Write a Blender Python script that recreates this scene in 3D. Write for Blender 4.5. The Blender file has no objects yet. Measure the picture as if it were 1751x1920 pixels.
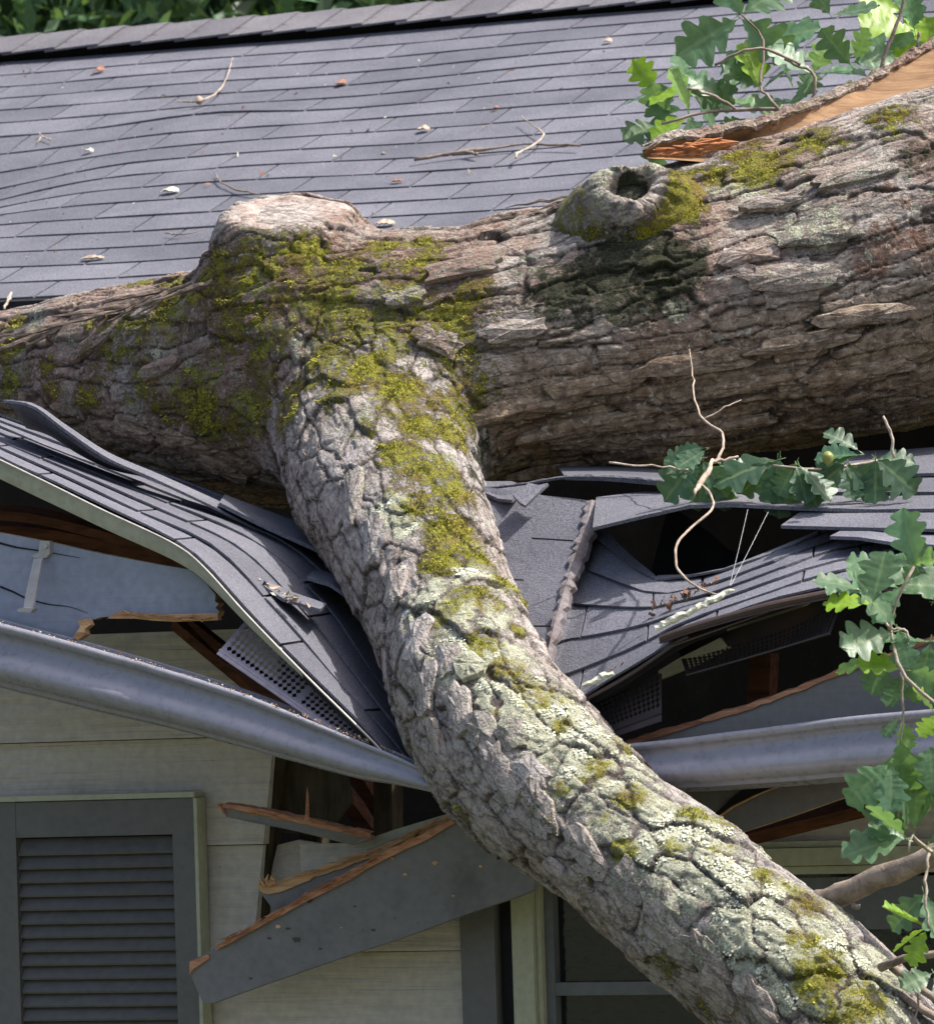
import bpy, bmesh, math, random
import numpy as np
from math import sin, cos, tan, radians, pi
from mathutils import Vector
random.seed(7); rng = np.random.default_rng(7)
SC = bpy.context.scene; COL = SC.collection

# ------------------------------------------------------------------ camera
W, H, F = 1751.0, 1920.0, 12150.0           # photo size, focal length in photo pixels
TH, PH, RO = radians(24.3), radians(1.65), radians(1.8)
fw = np.array([-sin(TH)*cos(PH), cos(TH)*cos(PH), sin(PH)])
r0 = np.array([cos(TH), sin(TH), 0.0]); u0 = np.cross(r0, fw)
RT = cos(RO)*r0 - sin(RO)*u0; UP = cos(RO)*u0 + sin(RO)*r0
cam_d = bpy.data.cameras.new('camera'); cam = bpy.data.objects.new('camera', cam_d); COL.objects.link(cam)
cam_d.sensor_fit = 'HORIZONTAL'; cam_d.sensor_width = 36; cam_d.lens = 36*F/W
cam_d.clip_start = 0.1; cam_d.clip_end = 2000
from mathutils import Matrix
cam.matrix_world = Matrix(((RT[0], UP[0], -fw[0], 0), (RT[1], UP[1], -fw[1], 0), (RT[2], UP[2], -fw[2], 0), (0, 0, 0, 1)))
cam_d.dof.use_dof = True; cam_d.dof.focus_distance = 11.9; cam_d.dof.aperture_fstop = 20
SC.camera = cam
GZ = -2.3                                    # ground level below the eye

# ------------------------------------------------------------------ light
EL, AZ = radians(60), radians(72)            # azimuth from +Y towards +X
sdir = Vector((sin(AZ)*cos(EL), cos(AZ)*cos(EL), sin(EL)))
wd = bpy.data.worlds.new('World'); SC.world = wd; wd.use_nodes = True
nt = wd.node_tree; sky = nt.nodes.new('ShaderNodeTexSky'); sky.sky_type = 'NISHITA'; sky.sun_disc = False
sky.sun_elevation = EL; sky.sun_rotation = AZ; sky.dust_density = 4.0; sky.ozone_density = 0.3; sky.air_density = 0.8
nt.links.new(sky.outputs[0], nt.nodes['Background'].inputs[0]); nt.nodes['Background'].inputs[1].default_value = 0.15
sl = bpy.data.lights.new('sun', 'SUN'); sl.energy = 3.6; sl.angle = radians(0.55); sl.color = (1.0, 0.955, 0.88)
so = bpy.data.objects.new('sun', sl); COL.objects.link(so); so.rotation_euler = sdir.to_track_quat('Z', 'Y').to_euler()
SC.view_settings.view_transform = 'Standard'; SC.view_settings.look = 'None'
SC.view_settings.exposure = 0.85; SC.view_settings.gamma = 1.0

# ------------------------------------------------------------------ projection helpers
def ray(x, y): return fw + RT*(x-W/2)/F - UP*(y-H/2)/F
def PY(x, y, Y):                             # point on the vertical plane Y
    d = ray(x, y); return d*(Y/d[1])
def PD(x, y, D): return ray(x, y)*D
P_ = radians(20); YE = 10.5
RO0 = ray(750, 250)*15.5; RN = np.array([0, -sin(P_), cos(P_)])
ZE = RO0[2] + (YE-RO0[1])*tan(P_)            # roof height at the eave line
def roofhit(x, y):
    d = ray(x, y); return d*(RO0@RN)/(d@RN)
def roof_uv(x, y):
    p = roofhit(x, y); return p[0], (p[1]-YE)/cos(P_)
def crv(pts, n):                              # catmull-rom through points of any dimension, n samples, arc length spaced
    p = np.array(pts, float); p = np.vstack([2*p[0]-p[1], p, 2*p[-1]-p[-2]]); out = []
    for i in range(1, len(p)-2):
        for t in np.linspace(0, 1, 24, endpoint=False):
            a, b, c, d = p[i-1], p[i], p[i+1], p[i+2]
            out.append(.5*(2*b+(c-a)*t+(2*a-5*b+4*c-d)*t*t+(3*b-a-3*c+d)*t**3))
    out.append(p[-2]); out = np.array(out)
    s = np.r_[0, np.cumsum(np.linalg.norm(np.diff(out, axis=0), axis=1))]
    q = np.linspace(0, s[-1], n)
    return np.stack([np.interp(q, s, out[:, k]) for k in range(out.shape[1])], 1)
def lin(pts, n):
    p = np.array(pts, float); s = np.r_[0, np.cumsum(np.linalg.norm(np.diff(p, axis=0), axis=1))]
    q = np.linspace(0, s[-1], n); return np.stack([np.interp(q, s, p[:, k]) for k in range(p.shape[1])], 1)

# ------------------------------------------------------------------ noise (numpy)
def hsh(i, j, k, s=0):
    n = (i*73856093) ^ (j*19349663) ^ (k*83492791) ^ (s*2654435761 & 0x7fffffff)
    n = (n ^ (n >> 13)) * 1274126177 & 0x7fffffff
    n = (n ^ (n >> 16)) * 668265263 & 0x7fffffff
    return ((n ^ (n >> 15)) & 0xffffff)/float(0xffffff)
def vnoise(p, s=0):
    i = np.floor(p).astype(np.int64); f = p-i; f = f*f*(3-2*f); r = 0
    for a in (0, 1):
        for b in (0, 1):
            for c in (0, 1):
                w = (f[:, 0] if a else 1-f[:, 0])*(f[:, 1] if b else 1-f[:, 1])*(f[:, 2] if c else 1-f[:, 2])
                r = r + w*hsh(i[:, 0]+a, i[:, 1]+b, i[:, 2]+c, s)
    return r
def fbm(p, o=4, s=0):
    r = 0; a = .5; t = 0
    for k in range(o):
        r = r + a*vnoise(p*2.03**k, s+k); t += a; a *= .5
    return r/t*2-1
def worley(p, s=0):
    i = np.floor(p).astype(np.int64); N = len(p)
    f1 = np.full(N, 9.); f2 = np.full(N, 9.); idd = np.zeros(N); cx = np.zeros(N)
    for a in (-1, 0, 1):
        for b in (-1, 0, 1):
            for c in (-1, 0, 1):
                I, J, K = i[:, 0]+a, i[:, 1]+b, i[:, 2]+c
                x = I+hsh(I, J, K, s); y = J+hsh(I, J, K, s+1); z = K+hsh(I, J, K, s+2)
                d = np.sqrt((x-p[:, 0])**2+(y-p[:, 1])**2+(z-p[:, 2])**2)
                m = d < f1
                f2 = np.where(m, f1, np.minimum(f2, d)); idd = np.where(m, hsh(I, J, K, s+3), idd)
                cx = np.where(m, p[:, 0]-x, cx); f1 = np.where(m, d, f1)
    return f1, f2, idd, cx
def sst(a, b, x):
    t = np.clip((x-a)/(b-a), 0, 1); return t*t*(3-2*t)

# ------------------------------------------------------------------ materials
def newmat(name):
    m = bpy.data.materials.new(name); m.use_nodes = True
    return m, m.node_tree, m.node_tree.nodes['Principled BSDF']
def N(t, kind, **kw):
    n = t.nodes.new(kind)
    for k, v in kw.items():
        if k.startswith('i_'):
            key = k[2:]; n.inputs[int(key) if key.isdigit() else key.replace('_', ' ')].default_value = v
        else: setattr(n, k, v)
    return n
def ramp(t, fac, stops):
    r = t.nodes.new('ShaderNodeValToRGB'); cr = r.color_ramp
    while len(cr.elements) < len(stops): cr.elements.new(.5)
    for e, (p, c) in zip(cr.elements, stops):
        e.position = p; e.color = (*c, 1) if len(c) == 3 else c
    t.links.new(fac, r.inputs[0]); return r.outputs[0]
def mixc(t, fac, a, b, mode='MIX'):
    m = t.nodes.new('ShaderNodeMix'); m.data_type = 'RGBA'; m.blend_type = mode
    for sock, v in ((m.inputs[0], fac), (m.inputs[6], a), (m.inputs[7], b)):
        if hasattr(v, 'is_output') or isinstance(v, bpy.types.NodeSocket): t.links.new(v, sock)
        elif isinstance(v, (int, float)): sock.default_value = v
        else: sock.default_value = (*v, 1) if len(v) == 3 else v
    return m.outputs[2]
def mth(t, op, a, b=None, c=None):
    m = t.nodes.new('ShaderNodeMath'); m.operation = op
    for k, v in enumerate((a, b, c)):
        if v is None: continue
        if isinstance(v, (int, float)): m.inputs[k].default_value = v
        else: t.links.new(v, m.inputs[k])
    return m.outputs[0]
def mrange(t, v, a, b, c=0., d=1.):
    m = t.nodes.new('ShaderNodeMapRange'); m.interpolation_type = 'SMOOTHSTEP'
    t.links.new(v, m.inputs[0])
    for k, x in zip((1, 2, 3, 4), (a, b, c, d)): m.inputs[k].default_value = x
    return m.outputs[0]
def tex(t, kind, vec=None, scale=None, outp=0, **kw):
    n = N(t, 'ShaderNodeTex'+kind, **kw)
    if scale is not None: n.inputs['Scale'].default_value = scale
    if vec is None: vec = N(t, 'ShaderNodeTexCoord').outputs['Object']
    t.links.new(vec, n.inputs['Vector']); return n.outputs[outp]
def mapped(t, s, rot=(0, 0, 0), vec=None):
    n = N(t, 'ShaderNodeMapping'); n.inputs['Scale'].default_value = s; n.inputs['Rotation'].default_value = rot
    t.links.new(vec or N(t, 'ShaderNodeTexCoord').outputs['Object'], n.inputs[0]); return n.outputs[0]
def bump(t, b, h, dist, strength=1.0, prev=None):
    n = N(t, 'ShaderNodeBump'); n.inputs['Distance'].default_value = dist; n.inputs['Strength'].default_value = strength
    t.links.new(h, n.inputs['Height'])
    if prev: t.links.new(prev, n.inputs['Normal'])
    if b: t.links.new(n.outputs[0], b.inputs['Normal'])
    return n.outputs[0]
def attr(t, name, outp='Fac'):
    return N(t, 'ShaderNodeAttribute', attribute_name=name).outputs[outp]

def mat_shingle(name, base, warm=0.0):
    m, t, b = newmat(name)
    g = tex(t, 'Noise', scale=300, i_Detail=2.0, i_Roughness=.7)
    g2 = tex(t, 'Noise', scale=120, i_Detail=3.0)
    big = tex(t, 'Noise', scale=5, i_Detail=4.0)
    stv = mapped(t, (30, 3, 3)); st = tex(t, 'Noise', vec=stv, scale=1.0, i_Detail=3.0)
    c = ramp(t, g, [(.28, [x*.34 for x in base]), (.48, [x*.84 for x in base]), (.60, [x*1.1 for x in base]), (.74, [x*1.9 for x in base])])
    c = mixc(t, mrange(t, g2, .4, .75, 0, .4), c, [x*1.25 for x in base])
    tab = attr(t, 'tabr')
    c = mixc(t, 1.0, c, ramp(t, tab, [(0, (.80, .80, .83)), (.5, (1, 1, 1)), (1, (1.13, 1.12, 1.13))]), 'MULTIPLY')
    c = mixc(t, 1.0, c, ramp(t, big, [(.3, (.78, .78, .80)), (.7, (1.18, 1.17, 1.15))]), 'MULTIPLY')
    c = mixc(t, mrange(t, st, .45, .8, 0, .3), c, [x*.7 for x in base])
    t.links.new(c, b.inputs['Base Color']); b.inputs['Roughness'].default_value = .8
    b.inputs['Specular IOR Level'].default_value = .35
    hh = mth(t, 'ADD', g, mth(t, 'MULTIPLY', g2, .8))
    bump(t, b, hh, .0022, .9); return m
def mat_paint(name, base, rough=.6, dirt=.25, dirtc=(.06, .055, .045), spec=.3, grain=None, bumpd=.0006, metal=0.0):
    m, t, b = newmat(name)
    n1 = tex(t, 'Noise', scale=6, i_Detail=6.0, i_Roughness=.65); n2 = tex(t, 'Noise', scale=60, i_Detail=4.0)
    c = ramp(t, n2, [(.3, [x*.88 for x in base]), (.7, [min(1, x*1.1) for x in base])])
    c = mixc(t, mrange(t, n1, .5, .8, 0, dirt), c, dirtc)
    spots = tex(t, 'Voronoi', scale=28, outp=0)
    c = mixc(t, mrange(t, spots, .05, .11, .5*dirt, 0), c, dirtc)
    t.links.new(c, b.inputs['Base Color']); b.inputs['Specular IOR Level'].default_value = spec; b.inputs['Metallic'].default_value = metal
    r = ramp(t, n2, [(.3, (rough-.08,)*3), (.7, (min(1, rough+.1),)*3)]); t.links.new(r, b.inputs['Roughness'])
    if grain:
        gv = tex(t, 'Noise', vec=mapped(t, grain), scale=1.0, i_Detail=5.0, i_Distortion=.6)
        bump(t, b, gv, bumpd*3, .9)
    else: bump(t, b, n2, bumpd)
    return m
def mat_wood(name, dark, light, grain=(6, 60, 60), rough=.75):
    m, t, b = newmat(name)
    v = mapped(t, grain); n = tex(t, 'Noise', vec=v, scale=1.0, i_Detail=6.0, i_Roughness=.7, i_Distortion=.4)
    n2 = tex(t, 'Noise', scale=14, i_Detail=3.0)
    c = ramp(t, n, [(.3, dark), (.55, light), (.75, [min(1, x*1.25) for x in light])])
    c = mixc(t, mrange(t, n2, .45, .7, 0, .5), c, dark)
    t.links.new(c, b.inputs['Base Color']); b.inputs['Roughness'].default_value = rough; b.inputs['Specular IOR Level'].default_value = .2
    bump(t, b, n, .004); return m
def mat_leaf(name, top, backlit):
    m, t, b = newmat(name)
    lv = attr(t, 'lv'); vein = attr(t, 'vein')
    c = ramp(t, lv, [(0, [x*.55 for x in top]), (.45, top), (.75, [top[0]*1.3, top[1]*1.4, top[2]*1.5]), (.86, backlit), (1, backlit)])  # yellow-green end stands in for backlit leaves, light put into the colour
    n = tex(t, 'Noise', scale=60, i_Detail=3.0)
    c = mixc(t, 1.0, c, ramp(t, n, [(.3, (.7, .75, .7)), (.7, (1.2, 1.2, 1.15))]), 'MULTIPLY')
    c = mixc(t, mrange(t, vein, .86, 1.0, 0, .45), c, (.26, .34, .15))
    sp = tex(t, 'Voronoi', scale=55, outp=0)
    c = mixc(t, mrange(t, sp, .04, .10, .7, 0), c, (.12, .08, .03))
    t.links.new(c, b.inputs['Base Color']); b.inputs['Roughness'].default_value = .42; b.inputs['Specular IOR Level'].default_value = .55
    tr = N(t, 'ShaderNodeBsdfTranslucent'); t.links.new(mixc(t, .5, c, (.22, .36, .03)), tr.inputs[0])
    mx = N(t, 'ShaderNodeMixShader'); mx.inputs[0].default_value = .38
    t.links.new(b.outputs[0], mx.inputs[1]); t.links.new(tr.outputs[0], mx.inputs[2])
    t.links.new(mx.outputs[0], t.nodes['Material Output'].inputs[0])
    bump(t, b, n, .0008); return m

def mat_bark():
    m, t, b = newmat('bark')
    gv = attr(t, 'grain', 'Vector')
    warp = N(t, 'ShaderNodeTexNoise'); warp.inputs['Scale'].default_value = 11; warp.inputs['Detail'].default_value = 7; warp.inputs['Roughness'].default_value = .62
    obj = N(t, 'ShaderNodeTexCoord').outputs['Object']
    t.links.new(obj, warp.inputs['Vector'])
    va = N(t, 'ShaderNodeVectorMath', operation='MULTIPLY_ADD')
    t.links.new(warp.outputs['Color'], va.inputs[0]); va.inputs[1].default_value = (.09, .05, .05); t.links.new(gv, va.inputs[2])
    g1 = mapped(t, (9, 27, 27), vec=va.outputs[0]); g2 = mapped(t, (40, 120, 120), vec=va.outputs[0]); g3 = mapped(t, (35, 260, 260), vec=va.outputs[0])
    vo = N(t, 'ShaderNodeTexVoronoi', feature='DISTANCE_TO_EDGE'); vo.inputs['Scale'].default_value = 1; t.links.new(g1, vo.inputs['Vector'])
    vo2 = N(t, 'ShaderNodeTexVoronoi', feature='DISTANCE_TO_EDGE'); vo2.inputs['Scale'].default_value = 1; t.links.new(g2, vo2.inputs['Vector'])
    vc = N(t, 'ShaderNodeTexVoronoi', feature='F1'); vc.inputs['Scale'].default_value = 1; t.links.new(g1, vc.inputs['Vector'])
    fib = tex(t, 'Noise', vec=g3, scale=1.0, i_Detail=4.0)
    hf = tex(t, 'Noise', scale=230, i_Detail=4.0, i_Roughness=.7)
    mf = tex(t, 'Noise', scale=48, i_Detail=6.0, i_Roughness=.72)
    lf = tex(t, 'Noise', scale=7, i_Detail=4.0)
    pid = attr(t, 'pid'); crack = attr(t, 'crack')
    # plate colours: grey-lavender, tan, purple-brown
    c = ramp(t, pid, [(0, (.20, .145, .12)), (.25, (.30, .25, .22)), (.5, (.38, .345, .32)), (.72, (.45, .42, .41)), (1, (.36, .30, .245))])
    c = mixc(t, .5, c, ramp(t, mf, [(.36, (.10, .07, .055)), (.49, (.32, .275, .24)), (.62, (.60, .56, .52))]))
    c = mixc(t, mrange(t, lf, .45, .65, 0, .55), c, ramp(t, hf, [(.35, (.27, .25, .255)), (.65, (.50, .48, .475))]))
    c = mixc(t, 1.0, c, ramp(t, fib, [(.32, (.58, .55, .52)), (.62, (1.28, 1.27, 1.25))]), 'MULTIPLY')
    c = mixc(t, 1.0, c, ramp(t, vc.outputs['Color'], [(0, (.75, .74, .73)), (1, (1.25, 1.24, 1.22))]), 'MULTIPLY')
    limb = attr(t, 'limb'); zone = tex(t, 'Noise', scale=3.2, i_Detail=5.0, i_Roughness=.6)
    c = mixc(t, mth(t, 'MULTIPLY', mrange(t, zone, .42, .56, 0, .75), mth(t, 'SUBTRACT', 1.0, limb)), c, ramp(t, mf, [(.33, (.12, .07, .052)), (.5, (.30, .19, .145)), (.68, (.48, .37, .29))]))
    c = mixc(t, mth(t, 'MULTIPLY', limb, mrange(t, zone, .40, .62, .15, .60)), c, ramp(t, mf, [(.33, (.26, .22, .20)), (.5, (.54, .50, .485)), (.7, (.70, .67, .65))]))
    br = attr(t, 'shade')      # browner bark on faces that point down or lower left
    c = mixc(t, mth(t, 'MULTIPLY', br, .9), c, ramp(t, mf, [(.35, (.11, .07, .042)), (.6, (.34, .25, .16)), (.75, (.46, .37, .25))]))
    rust = attr(t, 'rust'); rm = mrange(t, mth(t, 'ADD', rust, mth(t, 'MULTIPLY', mf, 1.8)), 1.30, 1.55, 0, .85)
    c = mixc(t, rm, c, ramp(t, hf, [(.35, (.10, .05, .035)), (.6, (.26, .13, .085)), (.75, (.40, .26, .18))]))
    ck = mrange(t, vo.outputs[0], .0, .05, .42, 0)
    c = mixc(t, ck, c, (.045, .032, .026))
    c = mixc(t, mth(t, 'MULTIPLY', crack, .8), c, (.04, .028, .022))
    # pale crusty lichen
    li = attr(t, 'lichen')
    lm = mrange(t, mth(t, 'ADD', li, mth(t, 'ADD', mth(t, 'MULTIPLY', mf, 2.0), mth(t, 'MULTIPLY', hf, 1.4))), 2.26, 2.46, 0, .95)
    lcol = ramp(t, hf, [(.3, (.30, .31, .19)), (.45, (.57, .58, .41)), (.62, (.77, .77, .63)), (.8, (.85, .84, .76))])
    c = mixc(t, lm, c, lcol)
    ros = N(t, 'ShaderNodeTexVoronoi', feature='F1'); ros.inputs['Scale'].default_value = 38; t.links.new(obj, ros.inputs['Vector'])
    c = mixc(t, mth(t, 'MULTIPLY', lm, mrange(t, ros.outputs['Distance'], .38, .66, 0, .42)), c, (.40, .39, .26))
    c = mixc(t, mth(t, 'MULTIPLY', lm, mrange(t, ros.outputs['Color'], .3, .8, 0, .38)), c, (.55, .55, .40))
    # small grey speckle everywhere
    spv = tex(t, 'Noise', scale=95, i_Detail=3.0)
    c = mixc(t, mrange(t, spv, .60, .68, 0, .5), c, (.50, .49, .45))
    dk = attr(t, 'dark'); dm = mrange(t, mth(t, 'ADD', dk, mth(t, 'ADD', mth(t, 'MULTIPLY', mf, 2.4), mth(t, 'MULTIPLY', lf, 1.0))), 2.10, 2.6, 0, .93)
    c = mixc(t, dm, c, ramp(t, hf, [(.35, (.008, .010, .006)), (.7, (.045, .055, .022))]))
    mo = attr(t, 'moss')
    mm = mrange(t, mth(t, 'ADD', mo, mth(t, 'ADD', mth(t, 'MULTIPLY', mf, 2.6), mth(t, 'MULTIPLY', hf, 1.6))), 2.56, 2.95, 0, .92)
    mcol = ramp(t, tex(t, 'Noise', scale=330, i_Detail=3.0), [(.3, (.10, .095, .008)), (.5, (.26, .25, .018)), (.68, (.42, .40, .04)), (.8, (.52, .48, .09))])
    mcol = mixc(t, mrange(t, tex(t, 'Noise', scale=13, i_Detail=4.0), .48, .62, 0, .75), mcol, ramp(t, hf, [(.3, (.09, .06, .012)), (.55, (.24, .165, .035)), (.75, (.38, .29, .09))]))
    c = mixc(t, mm, c, mcol)
    t.links.new(c, b.inputs['Base Color']); b.inputs['Roughness'].default_value = .88; b.inputs['Specular IOR Level'].default_value = .18
    n1 = bump(t, None, mrange(t, vo.outputs[0], 0, .06), .0026, .8)
    n2 = bump(t, None, mrange(t, vo2.outputs[0], 0, .2), .0018, .6, n1)
    n3 = bump(t, None, mf, .008, .8, n2)
    lmm = mth(t, 'MAXIMUM', lm, mm)
    n4 = bump(t, None, mth(t, 'MULTIPLY', lmm, mth(t, 'ADD', hf, .6)), .0035, .9, n3)
    n5 = bump(t, None, hf, .0035, .8, n4)
    t.links.new(n5, b.inputs['Normal']); return m

M = {}
M['shingle'] = mat_shingle('shingle', (.132, .134, .158))
M['shingle_cap'] = mat_shingle('shingle_cap', (.145, .138, .150))
M['felt'] = mat_paint('felt', (.012, .012, .014), .8, .2)
M['siding'] = mat_paint('siding_paint', (.50, .45, .375), .65, .35, (.10, .095, .06), .25, grain=(3.0, 70, 70), bumpd=.003)
M['slate'] = mat_paint('shutter_paint', (.125, .119, .110), .5, .2, (.03, .028, .025), .35)
M['board'] = mat_paint('board_paint', (.18, .173, .168), .6, .55, (.05, .04, .03), .3, grain=(2, 40, 40), bumpd=.0005)
M['fascia'] = mat_paint('fascia_paint', (.27, .295, .355), .6, .25, (.07, .07, .08), .3, grain=(2, 40, 40), bumpd=.0006)
M['gutter'] = mat_paint('gutter_metal', (.25, .245, .28), .30, .08, (.20, .18, .16), .7, bumpd=.0001)
M['cream'] = mat_paint('cream_trim', (.40, .40, .28), .55, .3, (.14, .13, .08), .3)
M['cream_edge'] = mat_paint('edge_trim', (.37, .365, .27), .6, .45, (.10, .10, .06), .3, grain=(2, 40, 40))
M['brown'] = mat_paint('brown_metal', (.050, .030, .026), .45, .25, (.10, .05, .03), .5)
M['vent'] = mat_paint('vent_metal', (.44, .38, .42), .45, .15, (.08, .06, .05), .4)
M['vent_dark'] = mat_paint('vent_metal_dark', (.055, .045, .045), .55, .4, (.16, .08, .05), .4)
M['galv'] = mat_paint('galvanised', (.38, .36, .33), .45, .6, (.18, .11, .07), .5, metal=.3)
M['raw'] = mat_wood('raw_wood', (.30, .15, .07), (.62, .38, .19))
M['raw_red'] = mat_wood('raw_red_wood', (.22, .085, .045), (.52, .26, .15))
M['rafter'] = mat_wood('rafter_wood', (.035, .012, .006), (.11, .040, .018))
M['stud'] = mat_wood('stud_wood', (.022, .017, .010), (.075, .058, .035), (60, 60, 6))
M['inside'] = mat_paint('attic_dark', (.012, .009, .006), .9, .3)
M['split'] = mat_wood('split_wood', (.17, .09, .045), (.30, .185, .10), (5, 40, 70))
M['splitred'] = mat_wood('split_wood_red', (.16, .05, .02), (.42, .17, .07), (5, 70, 70))
M['fibre'] = mat_wood('bark_fibre', (.07, .05, .04), (.23, .18, .145), (40, 40, 40))
M['twig'] = mat_wood('twig_bark', (.10, .075, .055), (.30, .24, .19), (30, 30, 30))
M['vine'] = mat_wood('vine_bark', (.20, .145, .11), (.46, .37, .29), (40, 40, 40))
M['palestick'] = mat_wood('pale_twig', (.20, .155, .12), (.46, .39, .32), (40, 40, 40))
M['flake'] = mat_wood('lichen_flake', (.36, .35, .26), (.70, .69, .57), (50, 50, 50))
M['redleaf'] = mat_paint('dead_leaf', (.27, .13, .085), .7, .3)
M['paleleaf'] = mat_paint('dead_leaf_pale', (.40, .31, .24), .7, .3)
M['leaf'] = mat_leaf('oak_leaf', (.095, .175, .090), (.26, .42, .03))
M['leaf_shade'] = mat_leaf('oak_leaf_shade', (.055, .125, .070), (.08, .15, .04))  # leaf green darkened for the sprig under the trunk, shade put into colour
M['glass'] = mat_paint('window_glass', (.012, .014, .015), .08, .0, spec=.6)
M['blind'] = mat_paint('blind', (.14, .145, .145), .7, .3)
M['bark'] = mat_bark()
mm_, t, bb_ = newmat('healed'); n1_ = tex(t, 'Noise', scale=34, i_Detail=6.0, i_Roughness=.7); n2_ = tex(t, 'Noise', scale=170, i_Detail=4.0)
c_ = ramp(t, n1_, [(.3, (.13, .09, .07)), (.45, (.29, .23, .20)), (.6, (.43, .37, .33)), (.75, (.50, .47, .41))]); c_ = mixc(t, 1.0, c_, ramp(t, n2_, [(.3, (.62, .62, .60)), (.7, (1.25, 1.22, 1.2))]), 'MULTIPLY')
t.links.new(c_, bb_.inputs['Base Color']); bb_.inputs['Roughness'].default_value = .85; bump(t, bb_, mth(t, 'ADD', n1_, mth(t, 'MULTIPLY', n2_, .4)), .006, .8); M['healed'] = mm_
M['thread'] = mat_paint('spider_thread', (.6, .6, .6), .4, 0)

# ------------------------------------------------------------------ object helpers
def tag(o, label=None, cat=None, group=None, kind=None):
    if label: o['label'] = label
    if cat: o['category'] = cat
    if group: o['group'] = group
    if kind: o['kind'] = kind
    return o
def empty(name, loc, label=None, cat=None, group=None, kind=None):
    o = bpy.data.objects.new(name, None); COL.objects.link(o); o.location = Vector([float(x) for x in loc]); o.empty_display_size = .1
    o['_l'] = [float(x) for x in loc]
    return tag(o, label, cat, group, kind)
def place(name, verts, faces, mat, parent=None, smooth=False, mi=None, attrs=None):
    me = bpy.data.meshes.new(name); verts = np.asarray(verts, float)
    off = np.zeros(3)
    if parent is not None:
        q = parent
        while q is not None:
            off = off+np.array(q.location); q = q.parent
    else: off = verts.mean(0)
    me.from_pydata((verts-off).tolist(), [], [tuple(int(i) for i in f) for f in faces]); me.update()
    for mm in (mat if isinstance(mat, (list, tuple)) else [mat]): me.materials.append(M[mm] if isinstance(mm, str) else mm)
    if mi is not None: me.polygons.foreach_set('material_index', np.asarray(mi, dtype=np.int32))
    if smooth: me.polygons.foreach_set('use_smooth', np.ones(len(me.polygons), dtype=bool))
    for k, (dom, vals) in (attrs or {}).items():
        a = me.attributes.new(k, 'FLOAT', dom); a.data.foreach_set('value', np.asarray(vals, dtype=np.float32))
    o = bpy.data.objects.new(name, me); COL.objects.link(o)
    if parent is not None: o.parent = parent
    else: o.location = Vector(off.tolist())
    return o
class MB:
    def __init__(s): s.v = []; s.f = []; s.m = []; s.n = 0; s.a = []
    def add(s, v, f, m=0, a=0.0):
        v = np.asarray(v, float).reshape(-1, 3); s.v.append(v)
        for q in f: s.f.append([i+s.n for i in q]); s.m.append(m); s.a.append(a)
        s.n += len(v)
    def grid(s, G, m=0, flip=False, a=0.0):         # G (nu,nv,3)
        nu, nv = G.shape[:2]; f = []
        for i in range(nu-1):
            for j in range(nv-1):
                q = [i*nv+j, (i+1)*nv+j, (i+1)*nv+j+1, i*nv+j+1]; f.append(q[::-1] if flip else q)
        s.add(G.reshape(-1, 3), f, m, a)
    def box(s, c0, c1, m=0):
        x0, y0, z0 = c0; x1, y1, z1 = c1
        v = [(x, y, z) for x in (x0, x1) for y in (y0, y1) for z in (z0, z1)]
        s.add(v, [(0, 1, 3, 2), (4, 6, 7, 5), (0, 4, 5, 1), (2, 3, 7, 6), (0, 2, 6, 4), (1, 5, 7, 3)], m)
    def tube(s, pts, rad, n=8, m=0, jit=0.0):
        pts = np.asarray(pts, float); rad = np.broadcast_to(np.asarray(rad, float), (len(pts),))
        T = np.gradient(pts, axis=0); T /= np.linalg.norm(T, axis=1)[:, None]+1e-9
        a = np.array([0.13, .2, .97]); V = []
        for p, t_, r in zip(pts, T, rad):
            x = np.cross(t_, a); x /= np.linalg.norm(x)+1e-9; y = np.cross(t_, x)
            for k in range(n):
                ang = 2*pi*k/n; rr = r*(1+jit*random.uniform(-1, 1)); V.append(p+x*cos(ang)*rr+y*sin(ang)*rr)
        f = []
        for i in range(len(pts)-1):
            for k in range(n): f.append((i*n+k, i*n+(k+1) % n, (i+1)*n+(k+1) % n, (i+1)*n+k))
        f.append(tuple(range(n))[::-1]); f.append(tuple((len(pts)-1)*n+k for k in range(n)))
        s.add(V, f, m)
    def prism(s, front, back, m=0, ms=None):        # polygon front and back vertices, same order
        n = len(front); s.add(np.vstack([front, back]), [tuple(range(n)), tuple(range(2*n-1, n-1, -1))], m)
        for i in range(n):
            j = (i+1) % n; s.add([front[i], back[i], back[j], front[j]], [(0, 1, 2, 3)], ms if ms is not None else m)
    def build(s, name, mat, parent=None, smooth=False, attr_name=None):
        return place(name, np.vstack(s.v), s.f, mat, parent, smooth, s.m, {attr_name: ('FACE', s.a)} if attr_name else None)

def poly_px(mb, pts, Y, th, m=0, ms=None, dy=None):   # an upright board: outline on plane Y (Y may vary per point), real thickness th
    Ys = Y if isinstance(Y, (list, tuple)) else [Y]*len(pts)
    f = np.array([PY(x, y, yy) for (x, y), yy in zip(pts, Ys)]); bk = f+np.array([0, th, 0]) if dy is None else f+np.array(dy)
    mb.prism(f, bk, m, ms)
def ragged(a, b, n, amp):
    a = np.array(a, float); b = np.array(b, float); d = b-a; L = np.linalg.norm(d); nn = np.array([-d[1], d[0]])/L
    out = []
    for i in range(n+1):
        t = i/n; o = amp*random.uniform(-1, 1) if 0 < i < n else 0
        out.append(tuple(a+d*t+nn*o))
    return out

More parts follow.
